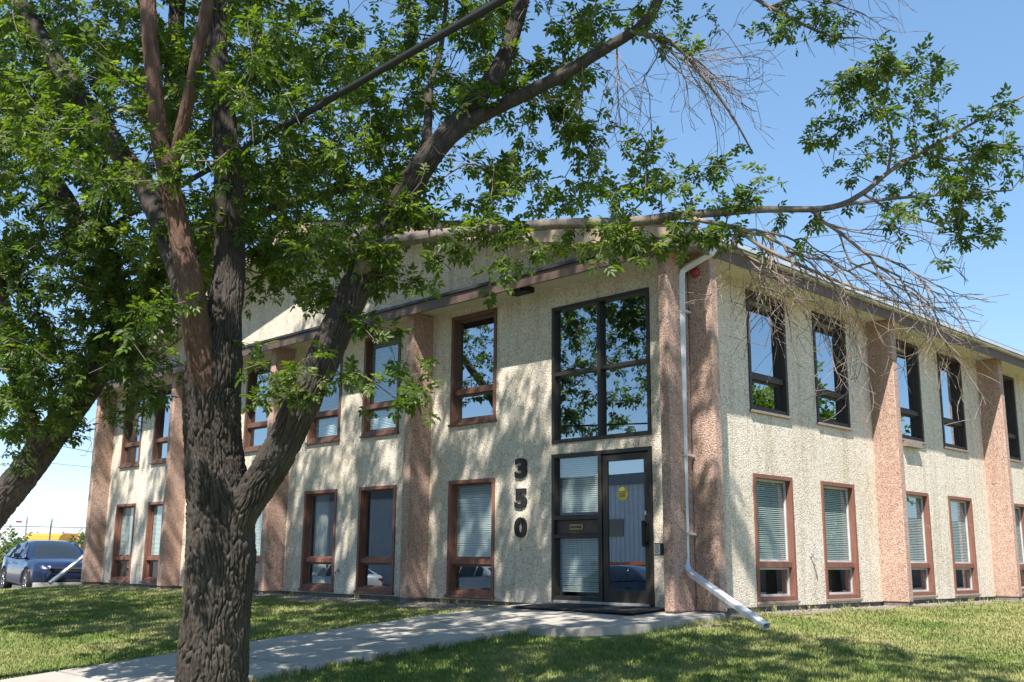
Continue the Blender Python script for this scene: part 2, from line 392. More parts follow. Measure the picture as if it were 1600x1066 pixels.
# fins
def fin(x0, x1, y0, y1):
    MB().box(x0, x1, y0, y1, -.04, 4.868).build('fin', pinkm, bld, bevel=.022, seg=3)
    MB().box(x0+.02, x1-.02, y0+.02, y1-.02, -.3, -.04).build('fin_footing', concrete_base, bld)
for x in (-5.32, -9.75, -14.04, -18.17): fin(x-.19, x, -.46, .02)
fin(.03, .19, -.48, .02)
fin(.191, .58, .0, .17)
for y in (5.72, 10.67, 15.62, 20.57): fin(-.02, .46, y, y+.19)
m = MB(); m.box(.031, .19, .021, .15, 0, 4.86); m.build('corner_post', pinkm, bld)

# eaves: soffit, fascia, gutter
MB().box(-19.0, .60, -.60, -.001, 4.87, 4.90).box(.001, .60, .0, 22.9, 4.87, 4.899).build('soffit', soffit_m, bld)
MB().box(-19.0, .62, -.64, -.60, 4.765, 4.935).build('front_fascia', fascia_m, bld, bevel=.004, seg=1)
MB().box(-19.02, .64, -.67, -.60, 4.937, 4.985).build('front_flashing', flash_m, bld)
m = MB(); m.quad((-19, -.62, 4.98), (.6, -.62, 4.98), (.6, 0, 5.02), (-19, 0, 5.02)); m.build('ledge_cap', flash_m, bld)
MB().box(.60, .625, -.60, 22.95, 4.765, 4.955).build('side_fascia', fascia_m, bld, bevel=.004, seg=1)
m = MB(); prof = [(.627, 4.935), (.71, 4.935), (.755, 4.97), (.755, 5.035), (.745, 5.035), (.742, 4.978), (.705, 4.947), (.637, 4.947), (.637, 5.03), (.627, 5.03)]
m.prism(prof, -.70, 22.95, 1); m.build('gutter', gutter_m, bld)
# roof with barge boards
def rake(name, y0, y1, x0, x1, dz0, dz1, mat, bev=0):
    m = MB()
    for a, b in ((x0, RX), (RX, x1)):
        za, zb = rz(a), rz(b)
        n = len(m.V); m.V += [(a, y0, za+dz0), (b, y0, zb+dz0), (b, y1, zb+dz0), (a, y1, za+dz0), (a, y0, za+dz1), (b, y0, zb+dz1), (b, y1, zb+dz1), (a, y1, za+dz1)]
        m.F += [tuple(n+i for i in f) for f in ((0, 3, 2, 1), (4, 5, 6, 7), (0, 1, 5, 4), (1, 2, 6, 5), (2, 3, 7, 6), (3, 0, 4, 7))]
    return m.build(name, mat, bld, bevel=bev)
rake('roof', -.62, 23.0, -18.95, .75, .08, .18, roof_m)
rake('rake_soffit', -.61, -.002, -18.9, .70, .03, .078, soffit_m)
rake('barge_board', -.665, -.622, -19.1, .84, -.13, .17, barge_m)
rake('drip_edge', -.69, -.62, -19.12, .86, .172, .20, flash_m)

# windows
def slats(m, mp, a, b, z0, z1, out, pitch=.030, tilt=.010, drop=.0215):
    z = z1-.02
    while z > z0+.01:
        j = random.uniform(-.003, .003); k = random.uniform(-.002, .002)
        m.quad(mp(a, out, z+j), mp(b, out, z+k), mp(b, out-tilt, z+drop+k), mp(a, out-tilt, z+drop+j)); z -= pitch
def window(a, b, z0, z1, mp, fm, gm, blind=None, sillm=None, curtain=False, label=None):
    def bx(m, u0, u1, o0, o1, c, d):
        p = mp(u0, o0, c); q = mp(u1, o1, d)
        m.box(min(p[0], q[0]), max(p[0], q[0]), min(p[1], q[1]), max(p[1], q[1]), min(p[2], q[2]), max(p[2], q[2]))
    f = .065; zm = z0+.285*(z1-z0)
    m = MB(); bx(m, a, a+f, -.105, .022, z0, z1); bx(m, b-f, b, -.105, .022, z0, z1); bx(m, a+f, b-f, -.105, .022, z1-f, z1); bx(m, a+f, b-f, -.105, .012, z0, z0+f)
    wn = m.build('window', fm, bld, bevel=.005, seg=1)
    if label: wn['label'] = label
    def sub(mm, name, mat, **k): o = mm.build(name, mat, None, **k); o.parent = wn; return o
    m = MB(); bx(m, a+f+.001, b-f-.001, -.105, -.02, zm-.045, zm+.045); sub(m, 'mullion', fm, bevel=.006, seg=1)
    m = MB(); bx(m, a-.02, b+.02, -.02, .05, z0-.045, z0-.002); sub(m, 'sill', sillm or greywood, bevel=.006, seg=1)
    for c, d in ((zm+.046, z1-f-.001), (z0+f+.001, zm-.046)):
        s = .03; m = MB()
        bx(m, a+f+.001, a+f+s, -.103, -.075, c, d); bx(m, b-f-s, b-f-.001, -.103, -.075, c, d); bx(m, a+f+s, b-f-s, -.103, -.075, c, c+s); bx(m, a+f+s, b-f-s, -.103, -.075, d-s, d)
        sub(m, 'sash', vinyl if gm is glass_low and mp is mpS else fm)
        m = MB(); p = [mp(a+f+s, -.095, c+s), mp(b-f-s, -.095, c+s), mp(b-f-s, -.095, d-s), mp(a+f+s, -.095, d-s)]; m.quad(*p)
        sub(m, 'pane', gm)
    if blind is not None:
        m = MB(); zb = z0+f+(z1-z0-2*f)*(1-blind); slats(m, mp, a+.012, b-.012, zb, z1-.03, -.118)
        bx(m, a+.012, b-.012, -.132, -.116, zb-.02, zb); sub(m, 'blind', blind_m)
    if curtain:
        m = MB(); n = 40
        for k in range(n):
            u0 = a+.1+(b-a-.2)*.42*k/n; u1 = a+.1+(b-a-.2)*.42*(k+1)/n; w0 = -.24+.03*math.sin(k*1.1); w1 = -.24+.03*math.sin((k+1)*1.1)
            m.quad(mp(u0, w0, z0+.1), mp(u1, w1, z0+.1), mp(u1, w1, z1-.08), mp(u0, w0, z1-.08))
        sub(m, 'curtain', curtain_m, smooth=True)
    return wn
bl_low = [.74, None, None, .74, .7, .74, .74]; bl_up = [None, .98, .98, None, None, None, .3]
for i, (a, b) in enumerate(fw_):
    window(a, b, LZ0, LZ1, mpF, redwood, glass_low, bl_low[i], redwood, curtain=(i == 2))
    window(a, b, UZ0, UZ1, mpF, brownwood, glass_up if i != 1 and i != 2 else glass_low, bl_up[i], brownwood)
for i, (a, b) in enumerate(sw_):
    window(a, b, LZ0, LZ1, mpS, redwood, glass_low, [.74, .735, .745, .72, .74, .7, .74, .6][i], greywood)
    window(a, b, UZ0, UZ1, mpS, darkwood, glass_up, .18 if i in (2, 5) else None, greywood)
# entrance: tall window above, sidelight and door below
def bar(name, parts, mat, parent, bev=.004):
    m = MB()
    for p in parts: m.box(*p)
    o = m.build(name, mat, None, bevel=bev, seg=1)
    if parent is bld: setparent(o, bld)
    else: o.parent = parent
    return o
f = .06; mx = (EL+ER)/2; zmid = (BB+BT)/2+.0
ew = bar('entrance_window', [(EL, EL+f, -.02, .14, BB, BT), (ER-f, ER, -.02, .14, BB, BT), (EL+f, ER-f, -.02, .14, BT-f, BT), (EL+f, ER-f, -.02, .14, BB, BB+f)], alu, bld)
ew['label'] = 'dark framed four pane stairwell window above the entrance'
bar('mullion', [(mx-.03, mx+.03, -.015, .12, BB+f, BT-f)], alu, ew)
bar('transom', [(EL+f, mx-.03, -.012, .12, zmid-.03, zmid+.03), (mx+.03, ER-f, -.012, .12, zmid-.03, zmid+.03)], alu, ew)
def pane(name, x0, x1, y, z0, z1, mat, parent):
    o = MB().quad((x0, y, z0), (x1, y, z0), (x1, y, z1), (x0, y, z1)).build(name, mat, None); o.parent = parent; return o
for x0, x1 in ((EL+f, mx-.03), (mx+.03, ER-f)):
    for z0, z1 in ((BB+f, zmid-.03), (zmid+.03, BT-f)): pane('pane', x0, x1, .06, z0, z1, glass_door, ew)
# sidelight
sd = bar('entrance_frame', [(EL, EL+f, -.02, .14, .0, DT), (ER-f, ER, -.02, .14, .0, DT), (EL+f, ER-f, -.02, .14, DT-f, DT), (mx-.035, mx+.035, -.018, .13, .0, DT-f), (EL+f, mx-.035, -.015, .13, .0, .09),
    (EL+f, mx-.035, -.015, .13, .93, .99), (EL+f, mx-.035, -.015, .13, 1.20, 1.27)], alu, bld)
sd['label'] = 'dark aluminium entrance frame with sidelight and mail slot panel'
bar('panel', [(EL+f, mx-.035, .03, .07, .99, 1.20)], alu_mid, sd)
bar('mail_slot', [(EL+.34, EL+.60, .018, .0295, 1.055, 1.135)], brass_m, sd)
bar('slot_flap', [(EL+.36, EL+.58, .010, .0175, 1.075, 1.115)], alu_mid, sd)
pane('pane', EL+f, mx-.035, .05, .09, .93, glass_low, sd); pane('pane', EL+f, mx-.035, .05, 1.27, DT-f, glass_low, sd)
m = MB(); slats(m, mpF, EL+f+.02, mx-.05, .12, .92, -.14); slats(m, mpF, EL+f+.02, mx-.05, 1.3, DT-f-.02, -.14); o = m.build('blind', blind_m); o.parent = sd
# door
dx0, dx1 = mx+.045, ER-f-.012
dr = bar('door', [(dx0, dx0+.085, .0, .05, .03, DT-f-.012), (dx1-.085, dx1, .0, .05, .03, DT-f-.012), (dx0+.085, dx1-.085, .0, .05, .03, .20), (dx0+.085, dx1-.085, .0, .05, DT-f-.11, DT-f-.012)], alu, bld)
dr['label'] = 'glass entrance door in dark bronze frame'
pane('pane', dx0+.085, dx1-.085, .025, .20, DT-f-.11, glass_door, dr)
bar('door_handle', [(dx1-.085, dx1-.03, -.075, -.045, .80, 1.16), (dx1-.075, dx1-.04, -.046, -.001, .83, .87), (dx1-.075, dx1-.04, -.046, -.001, 1.09, 1.13)], black_m, dr)
bar('lock', [(dx1-.075, dx1-.045, -.012, -.001, 1.24, 1.30)], plate_m, dr)
bar('threshold', [(EL+f, ER-f, -.05, .12, -.01, .027)], plate_m, sd)
m = MB(); m.prism([(dx0+.36+.10*math.cos(q), 1.55+.10*math.sin(q)) for q in lin(0, 2*math.pi, 25)[:-1]], .018, .0215, 1); o = m.build('sticker', yellow_m); o.parent = dr
m = MB()
for z in (1.52, 1.55, 1.58):
    for k in range(5): m.box(dx0+.30+k*.024, dx0+.316+k*.024, .0165, .0175, z-.009, z+.009)
o = m.build('sticker_print', flash_m); o.parent = dr
# curtains in the stairwell window
m = MB()
for s0, s1 in ((EL+.2, EL+.7), (mx+.35, mx+.8)):
    n = 36
    for k in range(n):
        u0 = s0+(s1-s0)*k/n; u1 = s0+(s1-s0)*(k+1)/n
        m.quad((u0, .42+.04*math.sin(k*.9), BB), (u1, .42+.04*math.sin((k+1)*.9), BB), (u1, .42+.04*math.sin((k+1)*.9), BB+1.2), (u0, .42+.04*math.sin(k*.9), BB+1.2))
o = m.build('curtain', paint('dark curtain', (.10, .12, .13), .9), None, smooth=True); o.parent = ew
# house numbers
def text_mesh(ch, size, bold, ext):
    cu = bpy.data.curves.new('t', 'FONT'); cu.body = ch; cu.size = size; cu.extrude = ext; cu.offset = bold; cu.bevel_depth = .002
    o = bpy.data.objects.new('t', cu); COL.objects.link(o); dg = bpy.context.evaluated_depsgraph_get()
    me = bpy.data.meshes.new_from_object(o.evaluated_get(dg)); bpy.data.objects.remove(o); return me
def fit(me, x0, x1, z0, z1, yb, yf):
    n = len(me.vertices); a = np.empty(n*3, np.float32); me.vertices.foreach_get('co', a); a = a.reshape(-1, 3)
    lo, hi = a.min(0), a.max(0); b = np.empty_like(a)
    b[:, 0] = x0+(a[:, 0]-lo[0])/(hi[0]-lo[0])*(x1-x0); b[:, 2] = z0+(a[:, 1]-lo[1])/(hi[1]-lo[1])*(z1-z0); b[:, 1] = yb+(a[:, 2]-lo[2])/(hi[2]-lo[2])*(yf-yb)
    me.vertices.foreach_set('co', b.ravel()); me.update()
for ch, z0, z1 in (('3', 1.87, 2.19), ('5', 1.40, 1.71), ('0', .95, 1.26)):
    me = text_mesh(ch, .4, .017, .02); fit(me, -3.215, -2.945, z0, z1, -.004, -.03)
    o = link('house_number', me, black_m, bld); o['label'] = 'bold black numeral %s on the front wall' % ch
# accessible door button with wheelchair mark
bt = bar('door_button', [(-.07, .05, -.535, -.485, .68, .84)], black_m, bld); bt.location = (0, 0, 0)
bar('button_plate', [(-.06, .028, -.541, -.536, .69, .83)], plate_m, bt)
m = MB(); m.tube([(-.012, -.543, .80), (-.012, -.543, .802)], .009, 8)
m.tube([(-.014, -.543, .788), (-.010, -.543, .755), (.012, -.543, .755), (.016, -.543, .725)], .0035, 6)
m.tube([(-.022+.020*math.cos(q), -.543, .738+.022*math.sin(q)) for q in lin(1.9, 6.1, 12)], .003, 6); o = m.build('wheelchair_mark', black_m); o.parent = bt
# eave lamp, bell, vent box, hose taps
bar('eave_lamp', [(-3.02, -2.62, -.42, -.20, 4.78, 4.868), (-2.96, -2.68, -.47, -.42, 4.79, 4.84)], black_m, bld)
m = MB(); m.tube([(.34, -.002, 4.58), (.34, -.02, 4.58), (.34, -.045, 4.58), (.34, -.06, 4.58), (.34, -.066, 4.58)], [.075, .074, .06, .035, .008], 20); m.build('alarm_bell', red_m, bld, smooth=True)
bar('vent_box', [(.0, .11, 6.84, 7.48, 2.72, 2.815)], greywood, bld)
for nm, p in (('hose_tap', (.0, 3.37, .70)), ('hose_tap', (-7.87, .0, .38))):
    m = MB(); x, y, z = p
    if x == 0: m.tube([(0, y, z), (.07, y, z), (.09, y, z-.02), (.09, y, z-.07)], .016, 8); m.box(.05, .06, y-.03, y+.03, z+.025, z+.04)
    else: m.tube([(x, 0, z), (x, -.07, z), (x, -.09, z-.02), (x, -.09, z-.07)], .016, 8); m.box(x-.03, x+.03, -.06, -.05, z+.025, z+.04)
    m.build(nm, galv_m, bld)
# downspouts (folded rectangular pipe)
def pipe(name, pts, wdt, dpt, mat):
    m = MB(); n0 = 0; pts = [np.array(p, float) for p in pts]; k = len(pts); ring = []
    side = np.array([.78, .62, 0])
    for i, p in enumerate(pts):
        t = pts[min(i+1, k-1)]-pts[max(i-1, 0)]; t /= np.linalg.norm(t); a = side-t*(side@t); a /= np.linalg.norm(a); b = np.cross(t, a)
        for sx, sy in ((-1, -1), (1, -1), (1, 1), (-1, 1)): m.V.append(tuple(p+a*sx*wdt/2+b*sy*dpt/2))
    for i in range(k-1):
        for j in range(4): m.F.append((i*4+j, i*4+(j+1) % 4, (i+1)*4+(j+1) % 4, (i+1)*4+j))
    m.F += [(3, 2, 1, 0)]
    return m.build(name, mat, bld, bevel=.010, seg=2)
sp = pipe('downspout', [(.69, .02, 4.95), (.67, .0, 4.87), (.63, -.03, 4.80), (.27, -.12, 4.64), (.215, -.135, 4.60), (.20, -.14, 4.53), (.17, -.14, 2.2), (.155, -.14, .66), (.17, -.16, .56), (.24, -.20, .47), (1.02, -.50, .15), (1.74, -.78, -.13)], .085, .075, spout_m)
for z in (4.0, 2.0, .95):
    b_ = MB().box(.108, .262, -.193, -.02, z, z+.03).build('spout_strap', spout_m, None); b_.parent = sp
    b_.location = (-.02+.01*z/2, 0, 0)
pipe('downspout', [(-18.75, .1, 4.9), (-18.72, -.05, 4.7), (-18.7, -.1, .9), (-18.68, -.2, .68), (-18.55, -1.15, -.06)], .085, .075, spout_m)

# door mats
def mat_obj(x0, x1, y0, y1, label):
    m = MB(); z = .092
    zf = lambda x, y: float(g(x, y))+z
    m.V += [(x0, y0, zf(x0, y0)), (x1, y0, zf(x1, y0)), (x1, y1, zf(x1, y1)), (x0, y1, zf(x0, y1))]; n = 4
    m.V += [(a, b, c+.014) for a, b, c in m.V[:4]]; m.F = [(3, 2, 1, 0), (4, 5, 6, 7), (0, 1, 5, 4), (1, 2, 6, 5), (2, 3, 7, 6), (3, 0, 4, 7)]
    t = paint('rubber mat', (.02, .02, .021), .9, .2, 0, .8)
    o = m.build('door_mat', t, None, bevel=.005, seg=1); tag(o, label, 'doormat', 'mats at the entrance')
mat_obj(-2.35, -1.28, -.95, -.1, 'black rubber mat below the sidelight panel, left of the other mat')
mat_obj(-1.22, -.12, -.95, -.12, 'black rubber mat right in front of the glass entrance door')

# ================================================================ TREES
def vnoise2(x, y, seed, px=None):
    """value noise on a lattice, periodic in x with period px"""
    r = np.random.default_rng(seed); T = r.random((256, 256))
    xi = np.floor(x).astype(int); yi = np.floor(y).astype(int); fx = x-xi; fy = y-yi
    fx = fx*fx*(3-2*fx); fy = fy*fy*(3-2*fy)
    w = (lambda a: a % px) if px else (lambda a: a % 256)
    a = T[w(xi), yi % 256]; b = T[w(xi+1), yi % 256]; c = T[w(xi), (yi+1) % 256]; d = T[w(xi+1), (yi+1) % 256]
    return (a*(1-fx)+b*fx)*(1-fy)+(c*(1-fx)+d*fx)*fy
def smooth_path(P, Rr, step):
    P = np.array(P, float); Rr = np.array(Rr, float)
    Q = np.vstack([2*P[0]-P[1], P, 2*P[-1]-P[-2]]); out = []; rad = []
    for i in range(len(P)-1):
        p0, p1, p2, p3 = Q[i:i+4]; n = max(2, int(np.linalg.norm(p2-p1)/step))
        t = np.linspace(0, 1, n, endpoint=False)[:, None]
        out.append(.5*((2*p1)+(-p0+p2)*t+(2*p0-5*p1+4*p2-p3)*t**2+(-p0+3*p1-3*p2+p3)*t**3)); rad.append(Rr[i]+(Rr[i+1]-Rr[i])*t[:, 0])
    out.append(P[-1:]); rad.append(Rr[-1:]); return np.vstack(out), np.concatenate(rad)
def bark_tube(name, P, Rr, mat, parent, seg=64, step=.015, amp=.10, seed=1, wob=.02):
    P, Rr = smooth_path(P, Rr, step); n = len(P)
    L = np.concatenate([[0], np.cumsum(np.linalg.norm(np.diff(P, axis=0), axis=1))])
    r0 = np.random.default_rng(seed)
    for ax in range(3): P[:, ax] += wob*(vnoise2(L*2.3, np.zeros(n)+ax*7.3, seed+5)-.5)
    T = np.gradient(P, axis=0); T /= np.linalg.norm(T, axis=1)[:, None]
    a = np.cross(T[0], [0.31, .95, .05]); a /= np.linalg.norm(a); A = np.empty((n, 3))
    for i in range(n):
        a = a-T[i]*(a@T[i]); a /= np.linalg.norm(a); A[i] = a
    B = np.cross(T, A); th = np.linspace(0, 2*math.pi, seg, endpoint=False)
    TH, LL = np.meshgrid(th/(2*math.pi), L)
    kk = max(6, int(2*math.pi*np.percentile(Rr, 80)/.031)); rows = 5.2; TB = np.random.default_rng(seed).random((512, 512, 2))
    wx = (vnoise2(TH*kk*.4, LL*7, seed+3, max(1, int(kk*.4)))-.5)*1.9; px_ = TH*kk+wx; py_ = LL*rows+(TH*kk*.37)
    F1 = np.full(px_.shape, 9.); F2 = np.full(px_.shape, 9.); ix = np.floor(px_).astype(int); iy = np.floor(py_).astype(int)
    for ox in (-1, 0, 1):
        for oy in (-1, 0, 1):
            jt = TB[(ix+ox) % kk, (iy+oy) % 512]; d = np.hypot(px_-(ix+ox+jt[..., 0]), (py_-(iy+oy+jt[..., 1]))*1.15)
            F2 = np.minimum(F2, np.maximum(F1, d)); F1 = np.minimum(F1, d)
    fur = np.clip((F2-F1)/.30, 0, 1)**.8; n3 = vnoise2(TH*kk*4, LL*60, seed+4, kk*4); n4 = vnoise2(TH*kk*2, LL*14, seed+6, kk*2); lump = vnoise2(TH*3, LL*1.6, seed+2, 3)
    dpt = np.minimum(Rr[:, None]*amp, .026)
    rr = Rr[:, None]*(1+.07*(lump-.5))+dpt*((fur-.7)*(.6+.8*n4)+.40*(n3-.5))
    V = P[:, None, :]+rr[..., None]*(A[:, None, :]*np.cos(th)[None, :, None]+B[:, None, :]*np.sin(th)[None, :, None])
    idx = np.arange(n*seg).reshape(n, seg)
    Q = np.stack([idx[:-1], np.roll(idx[:-1], -1, 1), np.roll(idx[1:], -1, 1), idx[1:]], -1).reshape(-1, 4)
    return npmesh(name, V.reshape(-1, 3), Q, mat, parent, True)

# one compound leaf: stalk axis +x, five leaflets
def leaf_template():
    V = []; Q = []
    def leaflet(base, ang, L, W, up):
        d = np.array([math.cos(ang), math.sin(ang), 0]); s = np.array([-d[1], d[0], 0]); z = np.array([0, 0, 1.]); n = len(V); b = np.array(base)
        V.extend([b, b+d*L*.32+s*W*.5+z*up*W, b+d*L*.68+s*W*.38+z*up*W*.6-z*L*.06, b+d*L-z*L*.16, b+d*L*.68-s*W*.38+z*up*W*.6-z*L*.06, b+d*L*.32-s*W*.5+z*up*W])
        Q.extend([(n, n+3, n+2, n+1), (n, n+5, n+4, n+3)])
    leaflet((.13, 0, -.01), 0, .095, .046, .22)
    leaflet((.115, .003, -.006), R(48), .082, .040, .22); leaflet((.115, -.003, -.006), R(-52), .080, .038, .22)
    leaflet((.06, .003, 0), R(62), .074, .036, .22); leaflet((.063, -.003, 0), R(-64), .076, .038, .22)
    return np.array(V), np.array(Q)
LT_V, LT_Q = leaf_template()
def coarse_template():
    V = []; Q = []
    for ang, L, W, bx_ in ((0, .12, .07, .09), (1.0, .11, .06, .06), (-1.05, .11, .06, .05)):
        d = np.array([math.cos(ang), math.sin(ang), 0]); s = np.array([-d[1], d[0], 0]); b = np.array([bx_, 0, 0]); n = len(V)
        V.extend([b, b+d*L*.5+s*W*.5, b+d*L-np.array([0, 0, .03]), b+d*L*.5-s*W*.5]); Q.append((n, n+1, n+2, n+3))
    return np.array(V), np.array(Q)
CT_V, CT_Q = coarse_template()
def rotmats(D, roll):
    """frames with x along D, z as near up as it goes, rolled"""
    D = D/np.linalg.norm(D, axis=1)[:, None]; up = np.tile([0, 0, 1.], (len(D), 1)); Y = np.cross(up, D); l = np.linalg.norm(Y, axis=1)
    Y[l < 1e-3] = [0, 1, 0]; Y /= np.linalg.norm(Y, axis=1)[:, None]; Z = np.cross(D, Y)
    c, s = np.cos(roll)[:, None], np.sin(roll)[:, None]; Y2 = Y*c+Z*s; Z2 = -Y*s+Z*c
    return np.stack([D, Y2, Z2], -1)
def leaves_mesh(name, pos, M, sc, tint, tv, tq, mat, parent):
    V = np.einsum('nij,kj->nki', M, tv)*sc[:, None, None]+pos[:, None, :]; n, k = V.shape[:2]
    Q = (tq[None]+(np.arange(n)*k)[:, None, None]).reshape(-1, tq.shape[1])
    o = npmesh(name, V.reshape(-1, 3), Q, mat, parent, False, np.repeat(tint, k)); o['kind'] = 'stuff'; return o

class Tree:
    def __init__(s, name, loc, label, seed, lmat, cat='tree', group='trees in front of the building'):
        s.root = empty(name, loc); tag(s.root, label, cat, group); s.r = np.random.default_rng(seed); s.lmat = lmat
        s.P = np.empty((400000, 3)); s.par = np.full(400000, -1, np.int64); s.n = 0; s.dir = np.empty((400000, 3)); s.tips = []; s.limb = np.zeros(400000, bool); s.bare = np.zeros(400000, bool)
    def limbs(s, P, Rr, name, mat, **k):
        bark_tube(name, P, Rr, mat, s.root, **k); Pp, _ = smooth_path(P, Rr, .10)
        T = np.gradient(Pp, axis=0); T /= np.linalg.norm(T, axis=1)[:, None]; n = len(Pp)
        s.P[s.n:s.n+n] = Pp; s.dir[s.n:s.n+n] = T; s.limb[s.n:s.n+n] = True; s.n += n
    def grow(s, A, leafy, droop=.06, step=.13, skip_limb_base=None):
        """attach every target point to the nearest bit of the tree by a curved twig"""
        A = np.asarray(A); base = s.P[:s.n]; sub = base[::3]
        d0 = np.min(np.linalg.norm(A[:, None, :]-sub[None], axis=2), axis=1) if len(A)*len(sub) < 4e7 else np.array([np.min(np.linalg.norm(sub-a, axis=1)) for a in A])
        for i in np.argsort(d0):
            a = A[i]; d = a-s.P[:s.n]; dist = np.sqrt((d*d).sum(1)); al = (d*s.dir[:s.n]).sum(1)/np.maximum(dist, 1e-6)
            j = int(np.argmin(dist*(1.25-.35*al))); D = dist[j]
            if D < .05: continue
            p0 = s.P[j]; k = max(2, int(D/step)); t = np.linspace(0, 1, k+1)[1:, None]
            c = p0+s.dir[j]*D*.35+np.array([0, 0, .10*D])+s.r.normal(0, .07*D, 3); e = a
            q = (1-t)**2*p0+2*t*(1-t)*c+t**2*e; q += s.r.normal(0, .012, q.shape)*(t < .99); q[:, 2] -= droop*D*(t[:, 0]**2)
            T = np.diff(np.vstack([p0[None], q]), axis=0); T /= np.linalg.norm(T, axis=1)[:, None]+1e-9
            n0 = s.n; s.P[n0:n0+k] = q; s.dir[n0:n0+k] = T; s.par[n0:n0+k] = np.concatenate([[j], np.arange(n0, n0+k-1)]); s.bare[n0:n0+k] = not leafy; s.n += k
            if leafy: s.tips.append(s.n-1)
    def droopers(s, starts, dirs, lens, grav=.9, sub=.09, step=.05):
        r = s.r
        def shoot(j, d, ln, lev):
            p = s.P[j].copy(); d = d/np.linalg.norm(d); k = max(3, int(ln/step)); last = j
            for i in range(k):
                d = d+np.array([0, 0, -grav*step])+r.normal(0, .13, 3); d /= np.linalg.norm(d); p = p+d*step; n0 = s.n
                s.P[n0] = p; s.dir[n0] = d; s.par[n0] = last; s.bare[n0] = True; s.n += 1; last = n0
                if lev and i > 1 and r.random() < step/sub:
                    az = r.normal(0, 1, 3); az -= d*(az@d); az /= np.linalg.norm(az); shoot(n0, d*.75+az*.75, r.uniform(.08, .34)*(1.15-i/k*.6), lev-1)
        for st, d, ln in zip(starts, dirs, lens):
            j = int(np.argmin(((s.P[:s.n]-st)**2).sum(1))); shoot(j, np.array(d), ln, 2)
    def twigs(s, rtip=.0022, expo=.42):
        n = s.n; cnt = np.zeros(n); par = s.par[:n]; haschild = np.zeros(n, bool); haschild[par[par >= 0]] = True
        cnt[~haschild & (par >= 0)] = 1
        for i in range(n-1, -1, -1):
            p = par[i]
            if p >= 0: cnt[p] += cnt[i]
        rad = np.where(s.bare[:n], .74, 1.0)*rtip*np.maximum(cnt, 1)**expo; rad = np.minimum(rad, .035)
        for bare, nm, mat in ((False, 'twigs', twig_m), (True, 'bare_twigs', dead_m)):
            I = np.nonzero((par >= 0) & (s.bare[:n] == bare))[0]
            if not len(I): continue
            a = s.P[par[I]]; b = s.P[I]; T = b-a; T /= np.linalg.norm(T, axis=1)[:, None]+1e-9
            ra = np.where(s.limb[par[I]], rad[I]*1.15, np.minimum(rad[par[I]], rad[I]*1.5)); rb = rad[I]
            u = np.cross(T, [.3, .2, .93]); u /= np.linalg.norm(u, axis=1)[:, None]+1e-9; v = np.cross(T, u); K = 4
            th = np.arange(K)*2*math.pi/K; ring = u[:, None, :]*np.cos(th)[None, :, None]+v[:, None, :]*np.sin(th)[None, :, None]
            V = np.concatenate([a[:, None, :]+ring*ra[:, None, None], (b+T*.006)[:, None, :]+ring*rb[:, None, None]], 1).reshape(-1, 3)
            q = np.array([[k, (k+1) % K, K+(k+1) % K, K+k] for k in range(K)]); Q = (q[None]+(np.arange(len(I))*2*K)[:, None, None]).reshape(-1, 4)
            o = npmesh(nm, V, Q, mat, s.root, True); o['kind'] = 'stuff'
    def leaves(s, per=(4, 7), near=300, size=1.0, coarse_if=None):
        pos = []; dr = []
        for tp in s.tips:
            i = tp; chain = []
            while i >= 0 and not s.limb[i] and len(chain) < 5: chain.append(i); i = s.par[i]
            m = s.r.integers(per[0], per[1]+1)
            for k in range(m):
                c = chain[0] if k < 2 else chain[min(len(chain)-1, int(s.r.random()*len(chain)))]
                t = s.dir[c]; az = s.r.normal(0, 1, 3); az -= t*(az@t); az /= np.linalg.norm(az)+1e-9
                d = t*(.9 if k == 0 else .45)+az*(.35 if k == 0 else .9)+np.array([0, 0, -.30]); pos.append(s.P[c]+s.r.normal(0, .012, 3)); dr.append(d)
        pos = np.array(pos); dr = np.array(dr); keep = (pos[:, 0] < 4.4) | (pos[:, 2] > 5.2) | (s.r.random(len(pos)) < 1.01); pos = pos[keep]; dr = dr[keep]; N = len(pos); roll = s.r.normal(0, .45, N); M = rotmats(dr, roll); sc = s.r.uniform(.55, 1.3, N)*size*np.clip(1.0-(pos[:, 0]-3.6)*.16, .74, 1.0); tint = np.clip(s.r.normal(.45, .24, N), 0, 1)
        U, Vv, Dp = projv(pos); infr = (U > -60) & (U < 1660) & (Vv > -60) & (Vv < 1120) & (Dp > .5)
        score = np.where(infr, sc/np.maximum(Dp, .1), -1); order = np.argsort(-score); pick = order[:near]; pick = pick[score[pick] > 0]
        mask = np.ones(N, bool); mask[pick] = False
        fi = mask & infr; co = mask & ~infr
        cr = None
        if fi.any(): cr = leaves_mesh('crown', pos[fi], M[fi], sc[fi], tint[fi], LT_V, LT_Q, s.lmat, s.root)
        if co.any(): leaves_mesh('upper_crown', pos[co], M[co], sc[co]*2.0*.9, tint[co], CT_V, CT_Q, s.lmat, s.root)
        protos = []
        for q in range(6):
            me = bpy.data.meshes.new('leaf'); me.from_pydata([tuple(v) for v in LT_V], [], [tuple(int(x) for x in f_) for f_ in LT_Q]); at_ = me.attributes.new('tint', 'FLOAT', 'POINT'); at_.data.foreach_set('value', np.full(len(LT_V), .1+.15*q, np.float32)); me.materials.append(s.lmat); protos.append(me)
        for i in pick:
            o = bpy.data.objects.new('leaf', protos[min(5, int(tint[i]*6))]); COL.objects.link(o); o.parent = s.root
            mm = Matrix(M[i].tolist()).to_4x4()@Matrix.Scale(float(sc[i]), 4); mm.translation = Vector(pos[i])
            o.matrix_parent_inverse = Matrix.Translation(-s.root.location); o.matrix_basis = mm
        return N

